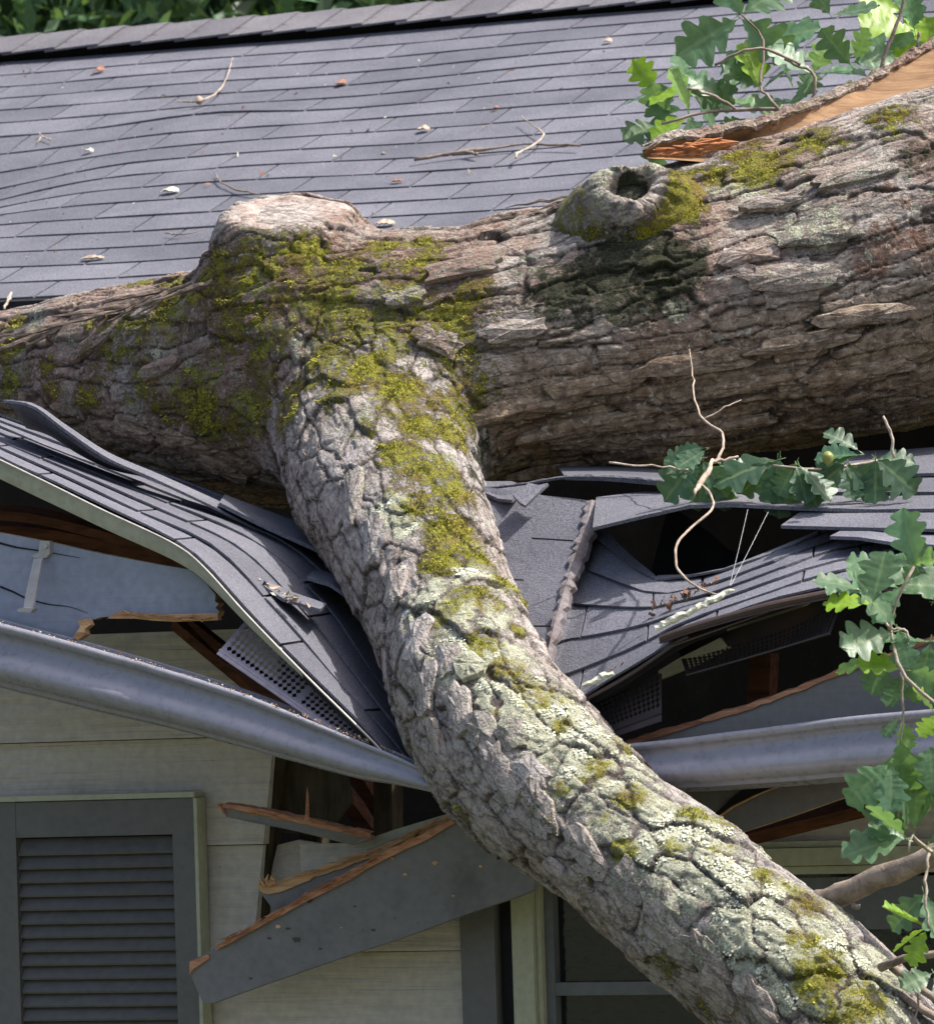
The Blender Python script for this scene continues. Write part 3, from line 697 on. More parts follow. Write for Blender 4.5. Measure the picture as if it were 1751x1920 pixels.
# ---- crushed valley right of the limb
rslab = empty('crushed_right_eave', PY(1300, 1150, 10.6)); rslab.parent = house; rslab.location = rslab.location-house.location
rslab['label'] = 'torn and creased roof edge right of the limb'
E2 = [(985, 1350, 10.50), (1040, 1335, 10.49), (1090, 1310, 10.48), (1180, 1258, 10.47), (1262, 1202, 10.46), (1330, 1168, 10.46), (1420, 1138, 10.47), (1500, 1112, 10.48), (1600, 1090, 10.49), (1751, 1072, 10.5), (2000, 1050, 10.5), (2300, 1030, 10.5)]
I2 = [(1085, 985, 10.96), (1092, 975, 11.0), (1112, 975, 11.05), (1175, 1040, 10.92), (1230, 1082, 10.84), (1330, 1078, 10.8), (1400, 1052, 10.78), (1480, 1020, 10.80), (1560, 985, 10.95), (1660, 965, 11.2), (1800, 950, 11.25), (2050, 930, 11.25), (2350, 910, 11.3)]
S2, L2, V2 = loft(E2, I2, crv=lin, n=120)
mb = MB(); shingles(mb, S2, .0, L2, -.012, V2, rowph=lambda k: .12+(k % 2)*.15+.04*math.sin(k*2.9), seg=5, wear=.004, e=.118, lift=.006)
mb.build('shingle_courses', 'shingle', rslab, attr_name='tabr'); deck(S2, L2, V2, 'roof_deck', rslab, 'felt', .02)
mb = MB()   # dark sheet added so the hole reads as deep shadow
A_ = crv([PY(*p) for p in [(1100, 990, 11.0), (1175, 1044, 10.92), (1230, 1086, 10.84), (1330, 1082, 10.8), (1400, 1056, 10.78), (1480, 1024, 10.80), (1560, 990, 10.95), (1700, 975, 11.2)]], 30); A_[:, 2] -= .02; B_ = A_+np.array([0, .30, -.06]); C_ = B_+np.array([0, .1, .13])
mb.grid(np.stack([A_, B_, C_], 1)); mb.grid(np.stack([A_, B_, C_], 1)-np.array([0, -.01, .01]), flip=True); mb.build('hole_dark_sheet', 'felt', rslab)
# left facet of the crease, dipping under the limb
CR = [(1112, 940, 11.02), (1098, 1000, 10.93), (1070, 1080, 10.8), (1040, 1180, 10.64), (1020, 1270, 10.53), (1000, 1340, 10.48)]
LF = [(860, 905, 11.0), (850, 960, 10.95), (850, 1040, 10.86), (860, 1140, 10.75), (880, 1240, 10.65), (900, 1330, 10.6)]
S3, L3, V3 = loft(CR, LF)
mb = MB(); shingles(mb, lambda u, v: S3(L3-u, V3-v), 0.0, L3, 0, V3, rowph=lambda k: .08+(k % 2)*.15, seg=5, wear=.004, e=.127); 
mb.build('folded_courses', 'shingle', rslab, attr_name='tabr'); deck(S3, L3, V3, 'folded_deck', rslab, 'shingle', .02, off=.004)
# torn edge along the crease
mb = MB(); c = crv([PY(x, y, Y-.02) for x, y, Y in CR], 50); wv = rng.normal(0, .003, (50, 1))*RT[None]
w_ = np.interp(np.linspace(0, 1, 50), [0, .15, .5, 1], [.014, .012, .009, .003])[:, None]*RT[None]
a_ = c-w_+wv; b_ = c+w_+rng.normal(0, .002, (50, 1))*RT[None]; bk = np.array([.0, .014, -.006])
mb.grid(np.stack([a_, c+np.array([0, -.006, .003]), b_], 1)); mb.grid(np.stack([b_, b_+bk], 1)); mb.grid(np.stack([a_+bk, a_], 1))
mb.build('crease_edge', [mat_wood('crease_grit', (.10, .075, .07), (.20, .18, .185), (60, 60, 60))], rslab)
# upper torn flaps lying over the hole
mb = MB()
sheet(mb, [(1112, 992, 10.80), (1200, 971, 10.80), (1294, 950, 10.82), (1375, 948, 10.83), (1515, 955, 10.84), (1640, 958, 10.85), (1900, 955, 10.86)], [(1118, 935, 11.02), (1200, 925, 11.05), (1300, 920, 11.08), (1400, 915, 11.08), (1520, 925, 11.02), (1660, 925, 11.02), (1900, 920, 11.02)], .006, 60, a=.55)
sheet(mb, [(1060, 897, 11.1), (1150, 900, 11.05), (1280, 912, 11.02), (1400, 922, 11.0), (1560, 925, 10.98), (1900, 925, 10.98)], [(1040, 870, 11.45), (1150, 875, 11.45), (1280, 885, 11.4), (1400, 880, 11.4), (1600, 885, 11.35), (1900, 870, 11.4)], .006, 60, cur=crv, a=.2)
sheet(mb, [(1560, 898, 11.2), (1640, 893, 11.2), (1900, 885, 11.2)], [(1560, 850, 11.7), (1700, 845, 11.7), (1900, 830, 11.7)], .006, 30, a=.4)
sheet(mb, [(1464, 988, 10.74), (1578, 991, 10.74), (1680, 993, 10.74), (1900, 998, 10.74)], [(1516, 952, 10.90), (1600, 952, 10.9), (1700, 952, 10.9), (1900, 952, 10.9)], .006, 30, a=.75)
sheet(mb, [(1556, 1008, 10.68), (1610, 1010, 10.67), (1690, 1022, 10.66), (1900, 1030, 10.66)], [(1600, 986, 10.82), (1650, 986, 10.82), (1720, 990, 10.82), (1900, 990, 10.82)], .006, 30, a=.9)
sheet(mb, [(905, 925, 10.98), (935, 938, 10.97), (960, 940, 10.95)], [(900, 905, 11.1), (960, 905, 11.1), (990, 915, 11.05)], .006, 12, a=.3)
sheet(mb, [(962, 930, 10.93), (975, 945, 10.9), (985, 950, 10.9)], [(992, 908, 10.97), (1010, 912, 10.96), (1028, 908, 10.96)], .006, 12, a=.5)
mb.build('torn_shingle', 'shingle', rslab, attr_name='tabr')
mb = MB(); c = crv([PY(x, y, 11.02) for x, y in [(880, 918), (980, 908), (1060, 895), (1160, 896), (1260, 905), (1330, 912)]], 50); mb.tube(c, np.interp(np.linspace(0, 1, 50), [0, .5, 1], [.0025, .004, .002]), 5, jit=.3); mb.build('curled_edge', 'shingle', rslab)
# brown drip edge of the right side
mb = MB(); c = crv([PY(x, y, Y) for x, y, Y in [(1236, 1192, 10.43), (1300, 1170, 10.43), (1420, 1136, 10.43), (1500, 1118, 10.44), (1600, 1100, 10.45), (1760, 1083, 10.46), (2300, 1040, 10.46)]], 60)
lo = c-np.array([0, 0, .011]); lo2 = lo+np.array([0, -.004, -.004]); mid = c-np.array([0, .003, .004])
mb.grid(np.stack([lo2, lo, mid, c, c+np.array([0, .08, .012])], 1)); mb.grid(np.stack([lo2+np.array([0, .01, 0]), c+np.array([0, .012, -.004])], 1), flip=True); mb.build('drip_edge', 'brown', rslab)
mb = MB(); c = crv([PY(x, y, Y) for x, y, Y in [(1088, 1314, 10.46), (1180, 1262, 10.45), (1262, 1206, 10.44), (1290, 1190, 10.44)]], 30)
lo = c-np.array([0, 0, .006]); mb.grid(np.stack([lo, c, c+np.array([0, .05, .01])], 1)); mb.grid(np.stack([lo+np.array([0, .01, 0]), c+np.array([0, .01, 0])], 1), flip=True); mb.build('drip_edge', 'brown', rslab)

# perforated soffit vents
def perforated(name, A, B, C, D, nu, nv, mat, parent, rows=None, mu=.02, mv0=.1, mv1=.08, th=.0015, curl=0., hole=.41, gap=None):
    """A-B long lower edge, D-C long upper edge (3d points); diamond holes"""
    A, B, C, D = map(np.asarray, (A, B, C, D)); mb = MB(); nrm = np.cross(B-A, D-A); nrm /= np.linalg.norm(nrm); ff = nrm*th
    def S(s, t_):
        p = (A*(1-s)+B*s)*(1-t_)+(D*(1-s)+C*s)*t_; return p+nrm*curl*math.sin(t_*pi)*math.sin(s*pi)
    def quad(s0, s1, t0, t1):
        q = [S(s0, t0), S(s1, t0), S(s1, t1), S(s0, t1)]; mb.add(q, [(0, 1, 2, 3)]); mb.add([p-ff for p in q], [(3, 2, 1, 0)])
    for i in range(12):
        quad(i/12, (i+1)/12, 0, mv0*.45); quad(i/12, (i+1)/12, mv0*.6, mv0)
        quad(i/12, (i+1)/12, 1-mv1, 1)
    mb.tube([S(s, mv0*.52)+ff for s in np.linspace(0, 1, 12)], .0022, 5)
    quad(0, mu, mv0, 1-mv1); quad(1-mu, 1, mv0, 1-mv1)
    for i in range(nu):
        s0 = mu+(1-2*mu)*i/nu; s1 = mu+(1-2*mu)*(i+1)/nu; sm = (s0+s1)/2
        for j in range(nv):
            t0 = mv0+(1-mv0-mv1)*j/nv; t1 = mv0+(1-mv0-mv1)*(j+1)/nv
            if gap and abs(i-gap) < 1: quad(s0, s1, t0, t1); continue
            tm = (t0+t1)/2; h = hole*2
            o_ = [S(s0, t0), S(s1, t0), S(s1, t1), S(s0, t1)]
            d = [S(sm, tm-(tm-t0)*h*1.25), S(sm+(s1-sm)*h*1.15, tm), S(sm, tm+(t1-tm)*h*1.25), S(sm-(sm-s0)*h*1.15, tm)]
            V = np.array(o_+d); F_ = [(0, 1, 4), (1, 5, 4), (1, 2, 5), (2, 6, 5), (2, 3, 6), (3, 7, 6), (3, 0, 7), (0, 4, 7)]
            mb.add(V, F_); mb.add(V-ff, [f[::-1] for f in F_])
    return mb.build(name, mat, parent)
perforated('soffit_vent', PY(406, 1226, 10.47), PY(672, 1410, 10.44), PY(720, 1372, 10.52), PY(458, 1166, 10.56), 29, 5, 'vent', lslab, mv0=.20, mv1=.04, gap=15)
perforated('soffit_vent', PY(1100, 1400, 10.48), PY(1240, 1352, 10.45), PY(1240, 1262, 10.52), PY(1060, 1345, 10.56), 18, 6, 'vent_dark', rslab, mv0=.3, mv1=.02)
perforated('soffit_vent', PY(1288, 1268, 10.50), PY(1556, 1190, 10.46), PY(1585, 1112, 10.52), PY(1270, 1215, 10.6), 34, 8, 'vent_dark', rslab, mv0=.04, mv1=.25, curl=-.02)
perforated('soffit_vent', PY(1262, 1212, 10.44), PY(1440, 1148, 10.44), PY(1440, 1140, 10.46), PY(1240, 1194, 10.46), 26, 2, 'brown', rslab, mv0=.02, mv1=.02)
mb = MB(); poly_px(mb, [(1234, 1258), (1270, 1236), (1350, 1196), (1366, 1214), (1300, 1248), (1236, 1274)], 10.56, .02)
poly_px(mb, [(1360, 1170), (1440, 1140), (1540, 1115), (1500, 1140), (1400, 1178), (1365, 1190)], 10.58, .015); mb.build('trim_piece', 'cream_edge', rslab)
mb = MB(); poly_px(mb, [(1405, 1235), (1445, 1225), (1440, 1345), (1398, 1345)], 10.75, .04); mb.build('stud', 'rafter', house)
mb = MB(); poly_px(mb, [(345, 1162), (352, 1158), (480, 1260), (600, 1345), (596, 1362), (470, 1290)], 10.7, .03); mb.build('rafter', 'rafter', house)

# ================================================================== BROKEN BOARDS (things of their own)
bb = empty('broken_board', PY(640, 1700, 10.8), 'long wide grey board hanging across the wall, snapped with a raw orange top edge', 'board')
mb = MB(); poly_px(mb, [(355, 1806), (372, 1795), (400, 1780), (500, 1726), (640, 1652), (760, 1590), (860, 1536), (960, 1560), (1010, 1600), (1000, 1670), (970, 1682), (874, 1715), (760, 1757), (668, 1787), (500, 1845), (398, 1882), (380, 1880), (370, 1858), (358, 1830)], 10.78, .02, 0, 0)
mb.build('painted_board', ['board', 'raw'], bb)
mb = MB(); r2_ = random.Random(3)
for (x, y, s_) in [(556, 1763, 9), (520, 1738, 5), (540, 1742, 4), (580, 1690, 5), (505, 1760, 4), (700, 1745, 4), (665, 1700, 3), (760, 1640, 4), (815, 1618, 6), (900, 1625, 4), (640, 1740, 3), (470, 1835, 3), (600, 1780, 3), (850, 1680, 3), (735, 1610, 4)]:
    ring = [(x+s_*r2_.uniform(.5, 1.4)*cos(k*pi/4), y+s_*r2_.uniform(.3, .9)*sin(k*pi/4)) for k in range(8)]; poly_px(mb, ring, 10.7785, .002, r2_.choice([0, 1]))
tag(mb.build('paint_chips', ['vent_dark', 'raw'], bb), kind='stuff')
mb = MB(); n_ = 60
c = crv([PY(x, y, 10.772) for x, y in [(404, 1780), (500, 1726), (560, 1692), (640, 1650), (700, 1616), (760, 1586), (800, 1568), (862, 1534)]], n_)
w_ = (np.interp(np.linspace(0, 1, n_), [0, .2, .7, 1], [.004, .005, .008, .004])+.0035*fbm(np.stack([np.linspace(0, 7, n_)]*3, 1), 3, 4))[:, None]*np.array([0, 0, 1.])
mb.grid(np.stack([c-w_, c+w_], 1)); mb.grid(np.stack([c+w_, c+w_+np.array([0, .02, .003])], 1))
fray(mb, [(404, 1778, 10.77), (560, 1690, 10.77), (700, 1614, 10.77), (862, 1532, 10.77)], 90)
poly_px(mb, [(355, 1804), (390, 1790), (392, 1798), (362, 1818), (355, 1828)], 10.774, .01)
mb.build('splintered_edge', 'raw_red', bb)
b2 = empty('broken_board', PY(600, 1640, 10.82), 'short grey board splinter with a curled raw tip above the long board', 'board')
mb = MB(); poly_px(mb, [(484, 1668), (500, 1672), (560, 1650), (700, 1590), (790, 1552), (780, 1590), (600, 1680), (512, 1706), (500, 1690)], 10.82, .015, 0, 1); mb.build('painted_board', ['board', 'raw'], b2)
mb = MB(); c = crv([PY(x, y, 10.815) for x, y in [(486, 1664), (500, 1671), (540, 1660), (600, 1634), (650, 1618), (720, 1592), (790, 1555), (850, 1530)]], 40)
w_ = (np.interp(np.linspace(0, 1, 40), [0, .3, .8, 1], [.006, .008, .006, .003])+rng.normal(0, .001, 40))[:, None]*np.array([0, 0, 1.]); mb.grid(np.stack([c-w_, c+w_], 1)); mb.grid(np.stack([c+w_, c+w_+np.array([0, .015, .002])], 1))
fray(mb, [(490, 1664, 10.81), (600, 1632, 10.81), (720, 1590, 10.81), (850, 1528, 10.81)], 70, .04)
for k in range(9):
    p = PY(490+k*3, 1662-k*.5, 10.81); q = p+np.array([random.uniform(-.006, .012), random.uniform(-.01, .01), random.uniform(.006, .022)]); mb.tube([p, (p+q)/2+rng.normal(0, .003, 3), q], [.004, .003, .001], 4)
mb.build('splintered_edge', 'raw', b2)
b3 = empty('broken_board', PY(560, 1550, 10.76), 'thin pointed grey board sticking out left from the wall hole', 'board')
mb = MB(); poly_px(mb, [(412, 1514), (430, 1512), (560, 1538), (690, 1566), (700, 1572), (660, 1585), (560, 1560), (470, 1542), (425, 1532)], [10.74, 10.74, 10.78, 10.82, 10.82, 10.82, 10.78, 10.75, 10.74], .018, 0, 1); mb.build('painted_board', ['board', 'raw'], b3)
mb = MB(); c = crv([PY(x, y, Y) for x, y, Y in [(408, 1513, 10.738), (440, 1514, 10.738), (560, 1538, 10.776), (640, 1556, 10.80), (695, 1568, 10.815)]], 40); w_ = (np.interp(np.linspace(0, 1, 40), [0, .3, 1], [.003, .006, .005])+rng.normal(0, .0008, 40))[:, None]*np.array([0, 0, 1.])
mb.grid(np.stack([c-w_, c+w_], 1)); mb.grid(np.stack([c+w_, c+w_+np.array([0, .016, .003])], 1))
fray(mb, [(410, 1512, 10.736), (560, 1537, 10.775), (695, 1566, 10.81)], 50)
mb.tube([PY(576, 1476, 10.77), PY(577, 1500, 10.77), PY(576, 1538, 10.775)], [.0008, .003, .0045], 5)
mb.tube([PY(412, 1512, 10.735), PY(420, 1524, 10.735), PY(424, 1532, 10.735)], [.004, .003, .001], 4)
mb.build('splintered_edge', 'raw_red', b3)
b4 = empty('broken_board', PY(780, 1560, 10.85), 'greyish splintered plank wedged between the limb and the wall hole', 'board')
mb = MB(); poly_px(mb, [(660, 1590), (700, 1570), (740, 1556), (800, 1538), (860, 1520), (960, 1560), (900, 1575), (800, 1570), (740, 1580), (690, 1592)], 10.86, .02, 0, 1); mb.build('painted_board', ['cream_edge', 'raw'], b4)

#TREE
# ================================================================== FALLEN TREE
VOX = .0040
tpts = [(-420, 780, 125, 13.45), (-200, 765, 130, 13.35), (0, 735, 142, 13.2), (180, 722, 172, 13.05), (350, 718, 205, 12.9), (520, 715, 240, 12.75), (700, 680, 228, 12.6),
        (900, 660, 238, 12.5), (1100, 632, 255, 12.5), (1300, 590, 272, 12.52), (1500, 545, 290, 12.56), (1751, 482, 305, 12.6), (2000, 415, 315, 12.6), (2350, 320, 325, 12.6)]
lpts = [(660, 690, 200, 12.6), (690, 800, 186, 12.4), (722, 900, 172, 12.2), (765, 1000, 163, 12.0), (812, 1100, 152, 11.85), (850, 1200, 147, 11.7), (885, 1290, 155, 11.55), (960, 1400, 163, 11.4),
        (1090, 1525, 156, 11.25), (1240, 1645, 152, 11.12), (1400, 1770, 158, 11.0), (1540, 1885, 168, 10.9), (1640, 2010, 172, 10.82), (1780, 2200, 170, 10.7), (1880, 2330, 165, 10.6)]
def axis(pts, n):
    q = np.array([(*PD(x, y, D), r*D/F) for x, y, r, D in pts]); c = crv(q, n); return c[:, :3], c[:, 3]
class Tube:
    def __init__(s, pts, n):
        s.p, s.r = axis(pts, n); s.len = np.r_[0, np.cumsum(np.linalg.norm(np.diff(s.p, axis=0), axis=1))]
        T = np.gradient(s.p, axis=0); T /= np.linalg.norm(T, axis=1)[:, None]; X = []; x = np.cross(T[0], [0, 0, 1.]); x /= np.linalg.norm(x)
        for t_ in T: x = x-t_*(x@t_); x /= np.linalg.norm(x); X.append(x.copy())
        s.T = T; s.X = np.array(X); s.Y = np.cross(T, s.X)
    def d(s, P, full=False):
        best = np.full(len(P), 9.); u = np.zeros(len(P)); idx = np.zeros(len(P), int); tt = np.zeros(len(P))
        for i in range(len(s.p)-1):
            a, b_ = s.p[i], s.p[i+1]; ab = b_-a; t_ = np.clip(((P-a)@ab)/(ab@ab), 0, 1)
            dd = np.linalg.norm(P-a-t_[:, None]*ab, axis=1)-(s.r[i]+(s.r[i+1]-s.r[i])*t_)
            m_ = dd < best
            if full: u = np.where(m_, s.len[i]+t_*(s.len[i+1]-s.len[i]), u); idx = np.where(m_, i, idx); tt = np.where(m_, t_, tt)
            best = np.where(m_, dd, best)
        if not full: return best
        j = np.minimum(idx+1, len(s.p)-1); t_ = tt[:, None]
        c = s.p[idx]*(1-t_)+s.p[j]*t_; x = s.X[idx]*(1-t_)+s.X[j]*t_; y = s.Y[idx]*(1-t_)+s.Y[j]*t_; o = P-c
        return best, u, np.stack([u, (o*x).sum(1), (o*y).sum(1)], 1)
TR = Tube(tpts, 34); LB = Tube(lpts, 30)
def cap(P, a, b_, ra, rb):
    ab = b_-a; t_ = np.clip(((P-a)@ab)/(ab@ab), 0, 1); return np.linalg.norm(P-a-t_[:, None]*ab, axis=1)-(ra+(rb-ra)*t_)
def smin(a, b_, k):
    h = np.clip(.5+.5*(b_-a)/k, 0, 1); return b_*(1-h)+a*h-k*h*(1-h)
def nv3(v): v = np.array(v, float); return v/np.linalg.norm(v)
K1a = PD(550, 560, 12.66); K1b = PD(540, 372, 12.62); K1n = nv3(UP*.93-fw*.36-RT*.03); K1top = PD(541, 398, 12.60)
K2a = PD(1190, 470, 12.5); K2b = PD(1186, 352, 12.30); K2n = nv3(-fw*.80+UP*.58-RT*.05)
K3b = PD(838, 968, 11.98)
def sdf(P):
    d = smin(TR.d(P), LB.d(P), .15)
    k1 = cap(P, K1a, K1b, .19, .118); k1 = np.maximum(k1, -smin(-k1, -((P-K1top)@K1n), .02)); 
    d = smin(d, k1, .075)
    d = np.maximum(d, np.where(np.linalg.norm(P-K1top, axis=1) < .2, (P-K1top)@K1n-.012, -9))
    k2 = cap(P, K2a, K2b-K2n*.085, .12, .075); d = smin(d, k2, .05)
    d = smin(d, cap(P, K3b, K3b-fw*.05, .05, .022), .04)
    return d
def hit(px, py):
    dr = ray(px, py)[None]; t_ = 10.
    for _ in range(80):
        dd = sdf(dr*t_)[0]
        if dd < .0015: break
        t_ += max(dd*.85, .001)
        if t_ > 15: return None
    return dr[0]*t_
# hard union, voxel remesh, then pulled on to the smooth surface
mb = MB()
for T_ in (TR, LB):
    mb.tube(T_.p, T_.r*1.01, 24)
mb.tube([K1a, (K1a+K1b)/2, K1top+K1n*.01], [.2, .16, .115], 20); mb.tube([K2a, K2b, K2b+K2n*.05], [.13, .085, .075], 20)
tmp = mb.build('tmp_trunk', 'bark'); md = tmp.modifiers.new('r', 'REMESH'); md.mode = 'VOXEL'; md.voxel_size = VOX; md.use_smooth_shade = True
dg = bpy.context.evaluated_depsgraph_get(); ev = tmp.evaluated_get(dg); me = ev.to_mesh()
nV = len(me.vertices); V = np.zeros(nV*3); me.vertices.foreach_get('co', V); V = V.reshape(-1, 3)+np.array(tmp.location)
nF = len(me.polygons); lt = np.zeros(nF, int); me.polygons.foreach_get('loop_total', lt); li_ = np.zeros(len(me.loops), int); me.loops.foreach_get('vertex_index', li_)
faces = np.split(li_, np.cumsum(lt)[:-1]) if not (lt == 4).all() else li_.reshape(-1, 4)
ev.to_mesh_clear(); bpy.data.objects.remove(tmp)
print('trunk verts', nV, 'faces', nF)
def grad(P, e=.0015):
    g = np.stack([sdf(P+np.array(d_)*e)-sdf(P-np.array(d_)*e) for d_ in ((1, 0, 0), (0, 1, 0), (0, 0, 1))], 1)
    return g/(np.linalg.norm(g, axis=1)[:, None]+1e-9)
for it in range(3):
    d_ = sdf(V)
    if it == 0: G = grad(V)
    if it == 2: G = grad(V)
    V = V-G*np.clip(d_, -.03, .03)[:, None]
NRM = grad(V, .004)
d1, uu1, g1 = TR.d(V, True); d2, uu2, g2 = LB.d(V, True)
wl = sst(-.03, .03, d1-d2)                     # 1 on the limb
def barkh(g, V, s, lim):
    wq = np.stack([fbm(V*11, 3, s), fbm(V*11+7, 3, s+5), fbm(V*11+19, 3, s+9)], 1)
    gg = g+wq*np.array([.045, .010, .010])+np.stack([fbm(V*42, 2, s+70), fbm(V*42+5, 2, s+73), fbm(V*42+9, 2, s+76)], 1)*np.array([.012, .0035, .0035])
    if lim: sc1, sc2 = np.array([1/.13, 1/.062, 1/.062]), np.array([1/.05, 1/.022, 1/.022])
    else: sc1, sc2 = np.array([1/.30, 1/.050, 1/.050]), np.array([1/.075, 1/.018, 1/.018])
    a1, b1, i1, c1 = worley(gg*sc1, s+20); a2, b2, i2, c2 = worley(gg*sc2+3.7, s+40)
    e1 = b1-a1; e2 = b2-a2; k1 = 1-sst(.0, .085, e1); k2 = 1-sst(0, .13, e2)
    amp = .0058 if not lim else .0046
    h = amp*(i1-.5)*2+amp*.9*np.clip(c1, -1, 1)*(1 if lim else -1)+.0022*(i2-.5)*2+.0022*np.clip(c2, -1, 1)-k1*(.0058 if not lim else .0040)-k2*.0018
    return h, np.clip(k1*1.0+k2*.25, 0, 1), (i1*.65+i2*.35)
hA, cA, pA = barkh(g1, V, 0, False); hB, cB, pB = barkh(g2, V, 100, True)
hh = hA*(1-wl)+hB*wl; crack = cA*(1-wl)+cB*wl; pid = np.where(wl > .5, pB, pA)
low = fbm(V*5.5, 3, 60)*.016+fbm(V*16, 4, 61)*.004
# masks from blobs that sit on the surface
def blobs(lst, noise=.5, s=0):
    o = np.zeros(nV)
    for b_ in lst:
        px, py, r = b_[:3]; st = b_[3] if len(b_) > 3 else 1.0; h = hit(px, py)
        if h is None: continue
        R_ = r*12/F; d_ = np.linalg.norm(V-h, axis=1)/R_; o = np.maximum(o, st*(1-sst(.25, 1.75, d_+noise*NZ)))
    return o
NZ = fbm(V*14, 4, 70)
cutf = 1-sst(.095, .128, np.linalg.norm((V-K1top)-((V-K1top)@K1n)[:, None]*K1n, axis=1)); cutf *= sst(-.05, -.015, (V-K1top)@K1n)   # sawn knot face
rimf = 1-sst(.075, .11, np.linalg.norm(V-(K2b+K2n*.04), axis=1))
moss = blobs([(470, 480, 55, .8), (560, 480, 70, .9), (720, 455, 50), (790, 445, 30), (600, 560, 110, .8), (500, 620, 100, .75), (700, 600, 80, .8), (690, 690, 75), (600, 670, 70, .85), (760, 720, 60), (830, 760, 50), (850, 820, 50), (780, 790, 60), (740, 850, 60), (790, 880, 80, .95),
              (850, 920, 55), (800, 950, 50, .8), (860, 1000, 65), (830, 1050, 50), (900, 1050, 60, .95), (940, 1100, 40), (970, 1180, 25), (880, 1120, 50, .8), (1270, 340, 65), (1220, 300, 40, .8), (1340, 320, 60), (1420, 310, 70), (1290, 380, 50), (1520, 265, 60, .8), (1680, 225, 60, .85), (1380, 290, 50),
              (1180, 1490, 45, 1), (1120, 1430, 38, .8), (960, 1250, 40, .8), (1020, 1300, 50, .75), (1300, 1530, 30, .9), (1260, 1590, 30, .8), (1510, 1690, 50, .85), (1440, 1640, 30, .8), (1540, 1830, 55, .95), (1620, 1880, 60, .95), (1500, 1760, 35, .8), (1580, 1940, 60, .9), (900, 1200, 40, .85), (830, 1150, 50, .7),
              (15, 650, 45, .85), (15, 715, 45, .9), (50, 630, 30, .7), (240, 740, 40, .6), (330, 600, 80, .6), (420, 550, 80, .75), (960, 1120, 40), (1130, 1530, 30, .6), (1350, 1600, 40, .6)])
lich = blobs([(735, 955, 42), (760, 990, 35), (880, 1020, 60, .8), (860, 1080, 60), (930, 1100, 60), (800, 1130, 70), (900, 1160, 80), (860, 1225, 80), (940, 1230, 80), (960, 1290, 95), (1030, 1330, 95), (1080, 1390, 110), (1150, 1450, 110), (1060, 1470, 60, .8), (1200, 1530, 110), (1270, 1580, 110), (1340, 1640, 110), (1280, 1660, 70, .9), (1430, 1690, 110), (1400, 1740, 100), (1500, 1760, 110), (1490, 1840, 70), (1590, 1830, 110), (1640, 1900, 110), (1650, 1960, 110),
              (1330, 1600, 80), (1180, 400, 60, .85), (1150, 320, 45, .8), (1240, 300, 30, .9), (1400, 340, 60, .95), (1340, 350, 40, .9), (1440, 300, 60, .8), (1210, 580, 18, 1.1), (1262, 580, 30, 1.15), (1135, 480, 35, .9), (1550, 420, 60, .8), (1490, 430, 40, .8), (1680, 240, 50, .85), (870, 500, 60, .6), (640, 555, 80, .72), (740, 630, 70, .7), (560, 640, 90, .65), (30, 690, 50, .8), (120, 640, 60, .6), (480, 700, 80, .6), (830, 860, 45, .8), (760, 780, 50, .7), (350, 640, 90, .55), (630, 820, 60, .5), (900, 1060, 50, .8), (1560, 1700, 60, .8)])
rb = random.Random(5)
def rblobs(n_, x0, x1, y0, y1, r0_, r1_, s0, s1): return [(rb.uniform(x0, x1), rb.uniform(y0, y1), rb.uniform(r0_, r1_), rb.uniform(s0, s1)) for _ in range(n_)]
moss = np.maximum(moss*.97, blobs(rblobs(80, 260, 880, 450, 800, 30, 80, .60, .84)+rblobs(22, 0, 330, 590, 760, 25, 55, .55, .80)+rblobs(34, 850, 1700, 1080, 1900, 18, 40, .55, .8)+rblobs(6, 1250, 1650, 240, 330, 20, 45, .6, .85)))
lich = np.maximum(lich*(.90+.14*wl), blobs(rblobs(70, 250, 900, 430, 820, 20, 55, .55, .82)+rblobs(14, 0, 320, 600, 780, 20, 45, .5, .75)+rblobs(30, 850, 1750, 280, 700, 18, 50, .45, .75)+rblobs(16, 620, 900, 800, 1250, 20, 40, .5, .75)))
lich = np.maximum(lich, .40*sst(-.2, .5, NRM[:, 2]))*(1-.6*crack)
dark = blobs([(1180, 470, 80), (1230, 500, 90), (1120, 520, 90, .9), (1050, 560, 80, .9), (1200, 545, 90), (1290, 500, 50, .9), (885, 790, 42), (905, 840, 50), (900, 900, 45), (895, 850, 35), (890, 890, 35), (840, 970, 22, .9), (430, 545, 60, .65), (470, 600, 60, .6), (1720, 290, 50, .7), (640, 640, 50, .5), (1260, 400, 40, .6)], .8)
rust = blobs([(380, 770, 55, .55), (300, 760, 50, .5), (1640, 470, 60, .62), (1700, 440, 60, .6), (1700, 380, 40, .55), (1010, 815, 55, .6), (960, 830, 35, .55), (1010, 395, 40, .6), (940, 415, 30, .6), (1060, 370, 35, .5), (480, 690, 40, .4), (600, 580, 40, .45), (700, 660, 40, .45), (1660, 340, 50, .5), (990, 680, 50, .45), (1130, 690, 40, .4), (630, 440, 30, .45), (560, 950, 30, .45), (860, 590, 50, .4)], .8)
# lichen and moss also where the camera does not look: on the upward sides
upn = NRM[:, 2]; front = (NRM@(-fw))
gen = sst(.2, .8, upn)*sst(.0, .35, fbm(V*4, 4, 80)); back = sst(.0, -.25, front)
lich = np.maximum(lich, gen*back*.9); moss = np.maximum(moss, sst(.1, .4, fbm(V*5, 4, 83))*sst(0, .6, upn)*back*.9)
